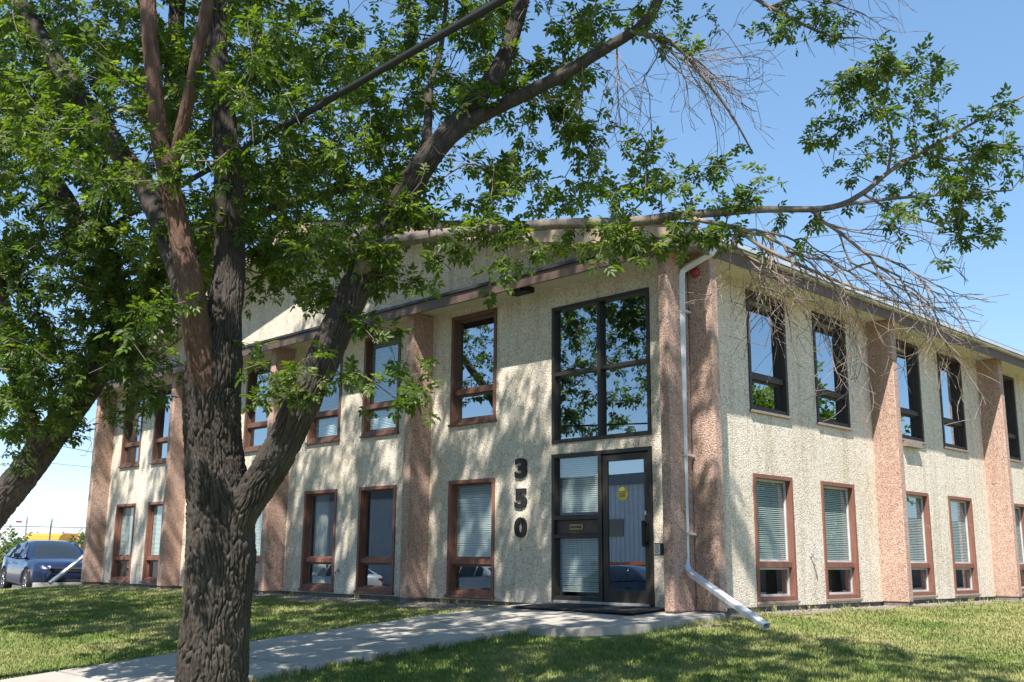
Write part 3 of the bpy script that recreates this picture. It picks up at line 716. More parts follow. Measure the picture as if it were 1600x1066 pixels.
def clump(r, cx, cy, rx, ry, D0, D1, n):
    out = []
    while len(out) < n:
        a, b = r.uniform(-1, 1, 2)
        if a*a+b*b > 1: continue
        out.append(dep(cx+a*rx, cy+b*ry, r.uniform(D0, D1)))
    return np.array(out)
def ball(r, c, rad, n, hollow=.3, outside=True):
    out = []
    while len(out) < n:
        v = r.uniform(-1, 1, 3); l = np.linalg.norm(v)
        if l > 1 or l < hollow: continue
        p = np.array(c)+v*np.array(rad)
        if outside:
            u, w_, d = projv(p[None]); 
            if d[0] > 0 and -30 < u[0] < 1630 and w_[0] > -25: continue
        out.append(p)
    return np.array(out)
def L(pts):
    """(u, v, depth, width in photo pixels) -> points and radii"""
    return [dep(u, v, D) for u, v, D, w_ in pts], [w_*D/FPX/2 for u, v, D, w_ in pts]

# --- the big tree in front of the building
base = dep(336, 1000, 7.0); gz = float(g(base[0], base[1]))
T1 = Tree('street_tree', (base[0], base[1], gz), 'large leafy tree with forked furrowed trunk standing beside the walk', 21, leaf_m)
T1.limbs(*L([(331, 1225, 7.0, 190), (331, 1150, 7.0, 138), (333, 1066, 7.0, 108), (338, 960, 7.0, 100), (345, 870, 7.02, 104), (343, 790, 7.04, 96), (334, 700, 7.05, 84), (330, 620, 7.05, 84), (336, 560, 7.05, 82), (350, 490, 7.1, 52), (357, 420, 7.2, 46), (357, 300, 7.3, 42), (350, 190, 7.4, 36), (338, 60, 7.6, 32), (330, -120, 7.8, 28), (300, -330, 8.2, 18)]), 'trunk', bark_m, seg=300, step=.009, amp=.15, seed=3)
T1.limbs(*L([(350, 900, 7.02, 36), (374, 810, 6.98, 52), (424, 725, 6.95, 54), (480, 620, 6.95, 52), (530, 510, 7.0, 49), (572, 420, 7.05, 46), (622, 330, 7.1, 41), (672, 245, 7.2, 37), (720, 185, 7.3, 30), (775, 115, 7.45, 26), (800, 50, 7.6, 24), (825, -30, 7.8, 20), (850, -200, 8.2, 14)]), 'limb', bark_m, seg=190, step=.010, amp=.17, seed=8)
T1.limbs(*L([(330, 640, 6.99, 40), (322, 590, 6.95, 46), (308, 520, 6.9, 42), (292, 420, 6.85, 37), (268, 300, 6.85, 31), (246, 190, 6.85, 25), (237, 90, 6.85, 24), (232, 0, 6.9, 24), (225, -160, 7.0, 22), (190, -380, 7.2, 14)]), 'limb', bark_r, seg=110, step=.012, amp=.13, seed=12)
T1.limbs(*L([(268, 290, 6.86, 18), (284, 205, 6.8, 20), (302, 130, 6.75, 19), (318, 50, 6.75, 19), (330, -30, 6.75, 17), (350, -220, 6.9, 13)]), 'limb', bark_r, seg=80, step=.013, amp=.13, seed=13)
T1.limbs(*L([(300, 500, 7.1, 34), (270, 400, 7.3, 34), (235, 310, 7.6, 34), (180, 225, 7.9, 32), (110, 130, 8.2, 28), (40, 20, 8.5, 22), (-60, -130, 9, 14)]), 'limb', bark_m, seg=48, step=.02, amp=.10, seed=14)
T1.limbs(*L([(690, 225, 7.2, 24), (735, 190, 7.25, 23), (800, 157, 7.2, 21), (900, 105, 7.1, 19), (1000, 42, 7.0, 15), (1030, -5, 6.95, 15), (1075, -90, 6.9, 10)]), 'limb', bark_m, seg=40, step=.02, amp=.08, seed=15)
T1.limbs(*L([(560, 430, 7.03, 30), (592, 388, 6.9, 27), (640, 373, 6.85, 20), (720, 364, 6.8, 18), (800, 357, 6.75, 17), (900, 349, 6.7, 17), (1000, 346, 6.65, 16), (1080, 336, 6.6, 14), (1180, 327, 6.55, 11), (1290, 325, 6.5, 9), (1345, 305, 6.5, 8), (1400, 262, 6.5, 6.5), (1500, 205, 6.5, 4.5), (1600, 150, 6.5, 3)]), 'limb', bark_p, seg=32, step=.02, amp=.08, seed=16)
T1.limbs(*L([(1290, 325, 6.5, 6), (1380, 312, 6.4, 5), (1480, 304, 6.35, 4), (1580, 298, 6.3, 2.5)]), 'limb', bark_p, seg=12, step=.04, amp=.05, seed=17)
T1.limbs(*L([(1385, 270, 6.5, 5), (1392, 215, 6.45, 4), (1380, 160, 6.4, 3), (1395, 95, 6.35, 1.6)]), 'limb', bark_p, seg=10, step=.04, amp=.05, seed=61)
T1.limbs(*L([(1440, 240, 6.5, 4.5), (1500, 250, 6.6, 3.5), (1560, 225, 6.65, 2.5), (1610, 230, 6.7, 1.5)]), 'limb', bark_p, seg=10, step=.04, amp=.05, seed=62)
T1.limbs(*L([(1350, 302, 6.5, 4.5), (1400, 330, 6.4, 4), (1470, 350, 6.3, 3), (1530, 390, 6.25, 1.6)]), 'limb', bark_p, seg=10, step=.04, amp=.05, seed=63)
T1.limbs(*L([(1065, 340, 6.6, 6), (1110, 347, 6.55, 8), (1150, 357, 6.5, 7), (1200, 390, 6.4, 6), (1290, 432, 6.3, 5), (1400, 470, 6.2, 3.5), (1480, 482, 6.15, 2)]), 'limb', dead_m, seg=12, step=.04, amp=.05, seed=18)
T1.limbs(*L([(985, 50, 7.0, 8), (1050, 68, 6.95, 7), (1100, 125, 6.9, 5.5), (1140, 180, 6.9, 4), (1178, 240, 6.9, 2)]), 'limb', twig_m, seg=10, step=.04, amp=.04, seed=19)
T1.limbs(*L([(1030, -5, 6.95, 9), (1120, -30, 6.8, 8), (1200, 10, 6.7, 6), (1290, 55, 6.6, 4), (1350, 60, 6.55, 2)]), 'limb', twig_m, seg=10, step=.04, amp=.04, seed=20)
T1.limbs(*L([(660, 265, 7.2, 16), (668, 200, 7.3, 14), (672, 140, 7.5, 11), (690, 70, 7.7, 8), (700, -20, 8, 6)]), 'limb', bark_m, seg=16, step=.03, amp=.06, seed=22)
r = T1.r
LEAFY = [(120, 130, 210, 160, 7.0, 9.8, 185), (420, 150, 180, 170, 7.0, 9.8, 200), (470, 130, 130, 130, 5.9, 6.8, 40), (120, 200, 100, 150, 6.0, 6.8, 22), (650, 110, 150, 140, 7.0, 10, 115), (820, 80, 110, 110, 7.5, 10, 62), (480, 360, 170, 110, 6.9, 8.8, 70), (540, 360, 90, 70, 6.2, 6.9, 12), (500, 425, 120, 55, 6.9, 8.4, 45), (640, 405, 60, 50, 6.6, 7.8, 13),
    (560, 560, 110, 75, 6.2, 7.0, 16), (660, 625, 30, 25, 6.2, 6.6, 3), (420, 610, 50, 85, 6.2, 6.9, 10), (720, 310, 130, 70, 6.8, 9, 55), (850, 250, 100, 90, 7.5, 10, 48), (905, 160, 55, 80, 7.5, 9.5, 20),
    (760, 395, 100, 50, 6.3, 7.2, 18), (920, 380, 90, 38, 6.2, 7.0, 18), (1010, 368, 100, 36, 6.2, 7, 15), (1100, 375, 55, 28, 6.1, 6.9, 7), (985, 265, 70, 55, 6.2, 7.2, 22), (1140, 285, 95, 42, 6.0, 7, 22),
    (1400, 220, 140, 120, 5.8, 7.2, 62), (1530, 240, 80, 100, 5.8, 7, 30), (1480, 340, 90, 60, 5.9, 6.8, 20), (1320, 180, 60, 80, 6, 6.8, 14), (1430, 95, 60, 40, 6, 6.8, 8), (1260, 30, 100, 40, 6.2, 7, 16), (1060, 40, 70, 40, 6.5, 7.5, 9), (940, 30, 60, 40, 7, 8.5, 12), (1230, 360, 60, 30, 6, 6.8, 6), (300, 330, 120, 100, 7.0, 8.4, 40), (300, 260, 60, 40, 6.3, 6.7, 6), (250, 520, 80, 60, 6.0, 6.8, 8)]
T1.grow(np.vstack([clump(r, *c) for c in LEAFY]), True)
BARE = [(1110, 140, 60, 70, 6.7, 7.2, 14), (1000, 170, 70, 90, 6.8, 7.4, 22), (1310, 420, 140, 50, 5.9, 6.5, 25), (1370, 500, 60, 60, 5.9, 6.4, 6), (1440, 420, 80, 60, 5.9, 6.5, 22), (1300, 350, 110, 35, 6.1, 6.8, 30), (1250, 20, 100, 50, 6.3, 7, 25), (760, 180, 120, 100, 7.0, 8.2, 50), (560, 220, 150, 120, 7, 8.5, 40), (200, 200, 180, 160, 6.8, 8.4, 40), (860, 60, 80, 60, 7, 8, 20)]
T1.grow(np.vstack([clump(r, *c) for c in BARE]), False, droop=.16, step=.075)
T1.grow(np.vstack([ball(r, (1.0, -7.0, 8.6), (4.2, 3.2, 3.6), 560), ball(r, (5.8, -6.7, 6.5), (2.6, 2.3, 2.0), 380), ball(r, (3.0, -9.6, 7.8), (3.6, 1.8, 2.4), 300), ball(r, (.6, -6.2, 12.2), (4.2, 3.0, 2.8), 480)]), True)
IM = lambda dx, dy, dz: R2*dx-U2*dy+FW*dz     # direction from picture right, picture down, away
dro = []
for k in range(15): dro.append((dep(r.uniform(990, 1080), r.uniform(40, 90), 6.98), IM(r.uniform(.5, 1.1), r.uniform(.1, .9), r.uniform(-.5, .5)), r.uniform(.55, .95)))
for k in range(9): dro.append((dep(r.uniform(880, 1000), r.uniform(60, 105), 7.05), IM(r.uniform(-.1, .6), r.uniform(.3, 1), r.uniform(-.5, .5)), r.uniform(.45, .85)))
for k in range(18): dro.append((dep(r.uniform(1140, 1300), r.uniform(335, 420), 6.4), IM(r.uniform(.4, 1.2), r.uniform(-.1, .7), r.uniform(-.5, .4)), r.uniform(.5, 1.0)))
for k in range(16): dro.append((dep(r.uniform(1230, 1430), r.uniform(400, 470), 6.25), IM(r.uniform(.2, 1.0), r.uniform(.1, .8), r.uniform(-.5, .4)), r.uniform(.45, .95)))
for k in range(8): dro.append((dep(r.uniform(1100, 1220), r.uniform(345, 400), 6.45), IM(r.uniform(-.1, .4), r.uniform(.6, 1), r.uniform(-.4, .4)), r.uniform(.4, .75)))
for k in range(8): dro.append((dep(r.uniform(1150, 1300), r.uniform(-5, 50), 6.7), IM(r.uniform(.3, 1), r.uniform(-.2, .6), r.uniform(-.4, .4)), r.uniform(.35, .6)))
T1.droopers(*zip(*dro))
T1.twigs(); nL1 = T1.leaves((11, 16), 300, .55)

# --- second tree, leaning in from the left
b2 = dep(-150, 985, 10.5); gz2 = float(g(b2[0], b2[1]))
T2 = Tree('street_tree', (b2[0], b2[1], gz2), 'dark leaning tree whose trunk bends in from the left edge', 33, leaf_d)
T2.limbs(*L([(-172, 1090, 10.5, 82), (-150, 1005, 10.5, 58), (-90, 900, 10.5, 52), (0, 785, 10.5, 48), (70, 695, 10.5, 45), (130, 613, 10.5, 43), (185, 530, 10.5, 41), (225, 470, 10.5, 39), (250, 400, 10.5, 34), (262, 300, 10.6, 34), (270, 150, 10.8, 28), (280, -50, 11, 22), (290, -350, 11.3, 14)]), 'trunk', bark_m, seg=120, step=.014, amp=.15, seed=41)
T2.limbs(*L([(195, 515, 10.5, 30), (175, 430, 10.6, 34), (120, 340, 10.7, 30), (60, 250, 10.9, 26), (0, 130, 11.1, 22), (-60, -20, 11.3, 18), (-130, -260, 11.6, 12)]), 'limb', bark_m, seg=40, step=.03, amp=.08, seed=42)
T2.limbs(*L([(60, 700, 10.5, 26), (30, 600, 10.2, 26), (10, 500, 10.0, 22), (-20, 380, 9.8, 18), (-60, 250, 9.7, 12)]), 'limb', bark_m, seg=32, step=.03, amp=.08, seed=43)
T2.limbs(*L([(240, 440, 10.5, 22), (320, 390, 10.3, 20), (420, 330, 10.2, 16), (520, 300, 10.1, 12), (600, 280, 10, 7)]), 'limb', bark_m, seg=24, step=.03, amp=.08, seed=44)
r = T2.r
LEAFY2 = [(60, 260, 130, 160, 8.5, 12, 220), (100, 470, 150, 120, 8.6, 12, 200), (230, 400, 110, 120, 8.8, 12, 130), (40, 620, 70, 65, 8.8, 10.5, 18), (190, 600, 70, 60, 9.0, 10.8, 22), (240, 560, 60, 60, 9.0, 10.6, 16), (180, 520, 70, 50, 8.8, 10.6, 20), (330, 440, 110, 70, 9.0, 11.5, 45), (450, 330, 140, 100, 9.2, 11.5, 90), (560, 200, 130, 130, 9.5, 12, 80), (60, 80, 120, 100, 9, 12, 100), (300, 120, 150, 120, 9.5, 12, 100), (20, 700, 40, 30, 9.2, 10.4, 5), (50, 560, 110, 80, 9.0, 11.5, 75), (60, 640, 80, 55, 9.2, 10.6, 26)]
T2.grow(np.vstack([clump(r, *c) for c in LEAFY2]), True)
T2.grow(np.vstack([clump(r, 110, 690, 50, 40, 9.8, 10.6, 5), clump(r, 150, 420, 150, 130, 9, 11.5, 50)]), False, droop=.2)
T2.grow(np.vstack([ball(r, (-5.2, -7.6, 8.6), (3.8, 3.0, 3.4), 560), ball(r, (-4.6, -6.4, 12.2), (3.6, 3.0, 2.6), 400)]), True)
T2.twigs(.0026); nL2 = T2.leaves((12, 17), 150, .62)

# --- third street tree, outside the picture to the left (its shade falls on the facade)
T3 = Tree('street_tree', (-11.5, -8.8, float(g(-11.5, -8.8))), 'straight street tree farther along the row, outside the left edge', 51, leaf_d)
T3.limbs([np.array(p) for p in ((-11.5, -8.8, -.75), (-11.5, -8.8, .3), (-11.4, -8.7, 2.2), (-11.6, -8.5, 4.5), (-11.4, -8.3, 7), (-11.6, -8.2, 10.5), (-11.5, -8.0, 13.5))], [.34, .25, .22, .19, .14, .08, .03], 'trunk', bark_m, seg=40, step=.06, seed=52)
T3.limbs([np.array(p) for p in ((-11.5, -8.6, 3.2), (-12.8, -8.3, 5.2), (-14.3, -7.6, 7.5), (-15.2, -7.2, 10))], [.13, .11, .08, .03], 'limb', bark_m, seg=24, step=.06, seed=53)
T3.limbs([np.array(p) for p in ((-11.5, -8.5, 4.0), (-10.2, -7.9, 6.2), (-9.2, -7.2, 9), (-8.8, -6.8, 11.5))], [.12, .10, .07, .03], 'limb', bark_m, seg=24, step=.06, seed=54)
r = T3.r
T3.grow(np.vstack([ball(r, (-11.5, -8.0, 8.5), (4.2, 3.4, 4.2), 620), ball(r, (-12.6, -6.9, 12.6), (3.8, 3.0, 2.4), 360), ball(r, (-8.6, -8.0, 5.8), (2.6, 2.3, 2.4), 270)]), True)
T3.twigs(.003); nL3 = T3.leaves((10, 14), 0, .56)
print('LEAVES', nL1, nL2, nL3, 'NODES', T1.n, T2.n, T3.n)

# ================================================================ GRASS
def grass(name, n, label, test, dens_near):
    out = []; r = np.random.default_rng(77); tot = 0
    while tot < n:
        q = np.stack([r.uniform(-20, 9, 60000), r.uniform(-11.5, 12, 60000)], 1); z = g(q[:, 0], q[:, 1]); P = np.column_stack([q, z]); u, v, d = projv(P)
        k = (d > 2) & (u > -250) & (u < 2000) & (v < 1160) & test(q[:, 0], q[:, 1]) & (r.random(len(q)) < np.clip((dens_near/np.maximum(d, .1))**2, .03, 1))
        out.append(P[k]); tot += k.sum()
    P = np.vstack(out)[:n]; n = len(P); h = r.uniform(.018, .042, n)*(1+.5*(vnoise2(P[:, 0]*1.7+50, P[:, 1]*1.7+50, 5)-.4)); az = r.uniform(0, 2*math.pi, n); wd = r.uniform(.002, .0045, n)*np.clip(np.linalg.norm(P-C0, axis=1)/7, 1, 3)
    s_ = np.stack([np.cos(az), np.sin(az), 0*az], 1)*wd[:, None]; ln = np.stack([np.cos(az+1.6), np.sin(az+1.6), 0*az], 1)*(h*r.uniform(.1, .9, n))[:, None]; up = np.zeros((n, 3)); up[:, 2] = h
    V = np.stack([P-s_, P+s_, P+s_*.7+up*.6+ln*.35, P-s_*.7+up*.6+ln*.35, P+up+ln], 1).reshape(-1, 3); i = np.arange(n)*5
    Q = np.concatenate([np.stack([i, i+1, i+2], 1), np.stack([i, i+2, i+3], 1), np.stack([i+3, i+2, i+4], 1)])
    o = npmesh(name, V, Q, blade_m); tag(o, label, 'grass', kind='stuff'); return o
def grass_ok(x, y):
    ok = ~((x > PX0-.02) & (x < PX1+.02) & (y < 0)) & ~((x > -2.8) & (x < .86) & (y > -2.7) & (y < .3)) & ~((x > -18.5) & (x < .1) & (y > -.2)) & ~((x > .0) & (x < .5+.12*np.sin(y*3.1)) & (y > 0))
    edge = -.75+.22*np.sin(x*1.9)+.12*np.sin(x*5.3)
    ok &= ~((x < -2.7) & (x > -12) & (y > edge)) & ~((x <= -12) & (y > -.35))
    ok &= (x > -21) & ~((x < -19.3) & (y > -1.5))
    bare = vnoise2(x*1.1+30, y*1.1+30, 9)
    return ok & ((bare > .17) | ((x*7.3+y*3.1) % 1 > .7))
grass('grass', 300000, 'mown green and straw coloured grass of the front lawn', grass_ok, 9.0)
def tufts(name, label, pts, h0, h1, per):
    r = np.random.default_rng(15); P = np.repeat(pts, per, 0); n = len(P); P = P+np.column_stack([r.normal(0, .025, (n, 2)), np.zeros(n)]); P[:, 2] = g(P[:, 0], P[:, 1])
    h = np.repeat(r.uniform(h0, h1, len(pts)), per)*r.uniform(.5, 1.1, n); az = r.uniform(0, 6.28, n); wd = r.uniform(.003, .006, n)
    s_ = np.stack([np.cos(az), np.sin(az), 0*az], 1)*wd[:, None]; ln = np.stack([np.cos(az+1.6), np.sin(az+1.6), 0*az], 1)*(h*r.uniform(.2, .9, n))[:, None]; up = np.zeros((n, 3)); up[:, 2] = h
    V = np.stack([P-s_, P+s_, P+s_*.8+up*.6+ln*.35, P-s_*.8+up*.6+ln*.35, P+up*.95+ln], 1).reshape(-1, 3); i = np.arange(n)*5
    Q = np.concatenate([np.stack([i, i+1, i+2], 1), np.stack([i, i+2, i+3], 1), np.stack([i+3, i+2, i+4], 1)]); o = npmesh(name, V, Q, blade_m); tag(o, label, 'grass', kind='stuff')
r = np.random.default_rng(99)
edge_pts = [(PX1+abs(r.normal(.02, .035)), y, 0) for y in r.uniform(-9, -2.6, 190)]+[(PX0-abs(r.normal(.02, .03)), y, 0) for y in r.uniform(-10, -2.2, 90)]+[(.82+abs(r.normal(0, .05)), y, 0) for y in r.uniform(-1.9, -.3, 30)]
wall_pts = [(x, -abs(r.normal(.1, .12)), 0) for x in r.uniform(-18, -2.9, 70)]+[(abs(r.normal(.2, .15))+.03, y, 0) for y in r.uniform(.3, 13, 60)]
field_pts = [(x, y, 0) for x, y in zip(r.uniform(-14, 6, 400), r.uniform(-9.5, 6, 400)) if grass_ok(np.array([x]), np.array([y]))[0]]
tufts('grass_tufts', 'longer grass tufts fringing the concrete walk', np.array(edge_pts), .05, .12, 9)
tufts('weeds', 'weeds growing at the foot of the walls', np.array(wall_pts), .05, .14, 8)
tufts('weeds', 'taller weed tufts scattered over the lawn', np.array(field_pts), .06, .11, 7)
# loose stones along the front wall and the side strip
def stones(name, n, label, area, mat, s0, s1):
    r = np.random.default_rng(5); ico = bmesh.new(); bmesh.ops.create_icosphere(ico, subdivisions=1, radius=1); tv = np.array([v.co[:] for v in ico.verts]); tq = np.array([[v.index for v in f_.verts] for f_ in ico.faces]); ico.free()
    q = area(r, n); sc = r.uniform(s0, s1, (n, 1, 1))*r.uniform(.6, 1.2, (n, 1, 3)); V = tv[None]*(1+r.normal(0, .12, (n, len(tv), 1)))*sc
    V[:, :, 2] *= .6; V += np.column_stack([q, g(q[:, 0], q[:, 1])+.008])[:, None, :]
    o = npmesh(name, V.reshape(-1, 3), (tq[None]+(np.arange(n)*len(tv))[:, None, None]).reshape(-1, 3), mat); tag(o, label, 'gravel', kind='stuff')
stones('gravel', 3500, 'loose grey gravel along the foot of the front wall', lambda r, n: np.stack([r.uniform(-12, -2.8, n), -np.abs(r.normal(0, .38, n))-.02], 1), concrete('grey stone', (.26, .24, .21), 2), .006, .022)
stones('gravel', 900, 'loose pebbles along the foot of the sunlit side wall', lambda r, n: np.stack([np.abs(r.normal(.1, .25, n))+.02, r.uniform(.1, 13, n)], 1), concrete('tan stone', (.36, .31, .26), 2), .006, .02)

# ================================================================ CARS
def make_car(name, paintm, tall=1.0, L_=4.62, label=None):
    t = empty(name); h = tall
    N = 44; xs_ = lin(-L_/2, L_/2, N); wr = .325; ax_f, ax_r = L_/2-.92, -L_/2+.98
    def top(x):
        return np.interp(x, [-L_/2, -L_/2+.05, -1.55, -1.1, .0, .92, 1.6, 2.05, L_/2-.06, L_/2], [.80, .98, 1.03, 1.0, .95, .95, .90, .82, .72, .60])*h
    def half(x): return np.interp(x, [-L_/2, -L_/2+.15, -1.7, -.5, .8, 1.6, 2.0, L_/2-.1, L_/2], [.62, .80, .88, .90, .90, .88, .84, .70, .52])
    def bot(x):
        b = np.interp(x, [-L_/2, -L_/2+.25, L_/2-.3, L_/2], [.34, .20, .18, .24])
        for a in (ax_f, ax_r):
            d = abs(x-a)
            if d < .40: b = max(b, .30+math.sqrt(.40**2-d*d)*.98-.0)
        return b
    V = []; F = []; rows = None
    for x in xs_:
        W = half(x); T_ = top(x); B = bot(x); sh = max(B+.02, .62*h); T2 = max(T_-.06, sh+.02)
        pr = [(0, B), (W*.86, B), (W*.985, min(B+.10, sh)), (W, (B+sh)/2+.02), (W*.985, sh), (W*.95, T2), (W*.80, T_), (0, T_+.025)]
        full = [(y, z) for y, z in pr]+[(-y, z) for y, z in pr[-2:0:-1]]; rows = len(full); V += [(x, y, z) for y, z in full]
    for i in range(N-1):
        for k in range(rows): F.append((i*rows+k, i*rows+(k+1) % rows, (i+1)*rows+(k+1) % rows, (i+1)*rows+k))
    F += [tuple(range(rows))[::-1], tuple((N-1)*rows+k for k in range(rows))]
    body = mesh('body', V, F, paintm, t, True)
    # cabin
    cx = [-1.80, -1.35, -.95, -.35, .02, .22, .60, 1.02]; rf = [.99, 1.24, 1.38, 1.425, 1.41, 1.385, 1.20, .94]; V = []; F = []
    for x, z in zip(cx, rf):
        zb = float(top(x))-.02; z = max(z*h, zb+.01); k = (z-zb)/(1.425*h-.95*h); yb = half(x)*.94; yt = yb-.27*max(k, 0)
        V += [(x, yb, zb), (x, yt+.02, z-.05*min(1, k*2)), (x, yt*.78, z), (x, 0, z+.012), (x, -yt*.78, z), (x, -yt-.02, z-.05*min(1, k*2)), (x, -yb, zb)]
    gl = []
    for i in range(7):
        for k in range(6):
            F.append((i*7+k, i*7+k+1, (i+1)*7+k+1, (i+1)*7+k))
            glassy = (k in (0, 5) and i in (1, 2, 3, 4, 5)) or (k in (2, 3) and i in (5, 6)) or (k in (2, 3) and i in (0,))
            gl.append(1 if glassy else 0)
    cab = mesh('cabin', V, F, paintm, t, True); cab.data.materials.append(carglass); cab.data.polygons.foreach_set('material_index', gl)
    for i0 in (2, 4):   # door pillars follow the cabin sections
        for k0, k1 in ((0, 1), (6, 5)):
            p, q = np.array(V[i0*7+k0]), np.array(V[i0*7+k1]); m = MB(); m.tube([p, q], .032, 6); o = m.build('pillar', paintm, None, True); o.parent = t
    for k0 in (1, 5): m = MB(); m.tube([V[7*7+k0], V[6*7+k0], V[5*7+k0], V[4*7+k0]], .026, 6); o = m.build('windscreen_frame', paintm, None, True); o.parent = t
    # wheels
    for a in (ax_f, ax_r):
        for s_ in (-1, 1):
            m = MB(); pr = [(.20, -.10), (.30, -.11), (wr, -.08), (wr+.005, 0), (wr, .08), (.30, .11), (.215, .105)]; k0 = 28
            for q in range(k0):
                an = 2*math.pi*q/k0
                for rad, yo in pr: m.V.append((a+rad*math.cos(an), s_*(.78+yo*1.0), wr+rad*math.sin(an)))
            for q in range(k0):
                for j in range(len(pr)-1):
                    A = q*len(pr)+j; B = ((q+1) % k0)*len(pr)+j; m.F.append((A, B, B+1, A+1))
            ty = m.build('wheel', tyre_m, None, True); ty.parent = t
            m = MB(); yo = s_*.86; m.tube([(a, yo-.01*s_, wr), (a, yo+.01*s_, wr)], .05, 12)
            for q in range(10):
                an = 2*math.pi*(q//2)/5+(.16 if q % 2 else -.16); m.tube([(a+.04*math.cos(an), yo, wr+.04*math.sin(an)), (a+.215*math.cos(an), yo+.01*s_, wr+.215*math.sin(an))], .016, 5)
            m.tube([(a+.212*math.cos(q_), yo+.01*s_, wr+.212*math.sin(q_)) for q_ in lin(0, 2*math.pi, 29)], .014, 5, False); o = m.build('rim', rim_m, None, True); o.parent = ty
            m = MB(); m.tube([(a, s_*.70, wr), (a, s_*.72, wr)], .21, 20); o = m.build('wheel_disc', tyre_m, None); o.parent = ty
            m = MB(); m.tube([(a+.385*math.cos(q_), s_*.76, wr+.02+.385*math.sin(q_)) for q_ in lin(0, math.pi, 15)], .035, 6); o = m.build('wheel_arch', tyre_m, None, True); o.parent = t
    fx = L_/2
    for s_ in (-1, 1):
        m = MB(); m.prism([(fx-.06, s_*.46), (fx-.14, s_*.66), (fx-.46, s_*.80), (fx-.62, s_*.825), (fx-.45, s_*.70), (fx-.12, s_*.44)][::s_], .655*h, .735*h, 2); o = m.build('headlight', lamp_m, None, bevel=.015); o.parent = t
        m = MB(); m.box(fx-.66, fx-.60, s_*.86-.025, s_*.86+.025, .58, .63); o = m.build('side_marker', amber_m, None, bevel=.01); o.parent = t
        m = MB(); m.tube([(.78, s_*.88, .96*h), (.76, s_*1.0, .99*h)], .03, 6); m.box(.68, .80, min(s_*.94, s_*1.10), max(s_*.94, s_*1.10), .95*h, 1.06*h); o = m.build('mirror', paintm, None, bevel=.02); o.parent = t
        m = MB(); m.box(-fx+.0, -fx+.10, min(s_*.45, s_*.74), max(s_*.45, s_*.74), .74*h, .86*h); o = m.build('tail_lamp', red_m, None, bevel=.02); o.parent = t
        m = MB(); m.box(fx-.09, fx-.03, min(s_*.40, s_*.62), max(s_*.40, s_*.62), .30, .42); o = m.build('fog_lamp_recess', tyre_m, None, bevel=.02); o.parent = t
        for xd in (.0, -.95): m = MB(); m.box(xd-.20, xd-.04, min(s_*.885, s_*.915), max(s_*.885, s_*.915), .80*h, .825*h); o = m.build('door_handle', paintm, None, bevel=.008); o.parent = t
    m = MB(); m.box(fx-.10, fx+.012, -.46, .46, .56*h, .66*h); o = m.build('grille', tyre_m, None, bevel=.02); o.parent = t
    m = MB(); m.box(fx-.10, fx+.022, -.50, .50, .665*h, .695*h); o = m.build('grille_bar', chrome_m, None, bevel=.008); o.parent = t
    m = MB(); m.box(fx-.12, fx+.006, -.52, .52, .26, .40); o = m.build('lower_grille', tyre_m, None, bevel=.02); o.parent = t
    return t
def place(o, x, y, z, a): o.location = (x, y, z); o.rotation_euler = (0, 0, a)
car = make_car('parked_car', carblue); place(car, -22.0, .12, float(g(-22, 0))-.02, R(-8)); tag(car, 'dark blue sedan parked nose-in past the left end of the building', 'car')
car2 = make_car('parked_car', carblack, 1.16, 4.8); place(car2, -15.2, -17.0, float(g(0, -17))+.006, R(180)); tag(car2, 'black car parked at the near kerb behind the viewer, mirrored in the door', 'car', 'cars parked along the street')
car3 = make_car('parked_car', carwhite, 1.2, 5.2); place(car3, -23.0, -17.2, float(g(0, -25))+.006, R(180)); tag(car3, 'white tall car next to the black one at the kerb, mirrored in the windows', 'car', 'cars parked along the street')
car4 = make_car('parked_car', carwhite, 1.1, 4.7); place(car4, -32.0, -17.1, float(g(0, -25))+.006, R(180)); tag(car4, 'white low car last in the kerb row, mirrored in the windows', 'car', 'cars parked along the street')
# wheel stop before the car
m = MB(); m.prism([(-.09, 0), (.09, 0), (.06, .13), (-.06, .13)], -.95, .95, 1); o = m.build('wheel_stop', walk_m, None, bevel=.02); o.location = (-19.35, -.3, float(g(-19.4, 0))-.02); tag(o, 'low concrete wheel stop in front of the blue car', 'wheel stop')

# ================================================================ THINGS BEYOND THE PARKING LOT
GL = float(g(-40, 2))+.012
def trailer(x, y, ln, rot):
    t = empty('box_trailer'); W = 2.5
    m = MB(); m.prism([(-W/2, 1.15), (W/2, 1.15), (W/2, 3.85), (W/2-.2, 4.05), (-W/2+.2, 4.05), (-W/2, 3.85)], -ln/2, ln/2, 0); o = m.build('body', trailer_m, None, bevel=.04); o.parent = t
    m = MB(); m.box(-ln/2+.01, ln/2-.01, -W/2-.012, W/2+.012, 1.1, 1.25); o = m.build('lower_rail', galv_m, None); o.parent = t
    for xx in (-ln/2+1.2, -ln/2+2.4, ln/2-2.5):
        for s_ in (-1, 1): m = MB(); m.tube([(xx, s_*.95, .5), (xx, s_*1.22, .5)], .5, 20); o = m.build('wheel', tyre_m, None); o.parent = t
    for s_ in (-1, 1): m = MB(); m.box(ln/2, ln/2+.02, s_*1.05-.05, s_*1.05+.05, 3.6, 3.7); o = m.build('marker_lamp', red_m, None); o.parent = t
    m = MB(); m.box(ln/2-.7, ln/2-.3, -W/2-.014, -W/2-.001, 3.55, 3.66); o = m.build('reflector', red_m, None); o.parent = t
    m = MB(); m.box(ln/2-.06, ln/2+.03, -1.2, 1.2, .55, .7); o = m.build('bumper', galv_m, None); o.parent = t
    place(t, x, y, GL-.1, rot); return t
tr = trailer(-74.5, 12.2, 12, R(68)); tag(tr, 'white box trailer standing behind the chain link fence', 'trailer')
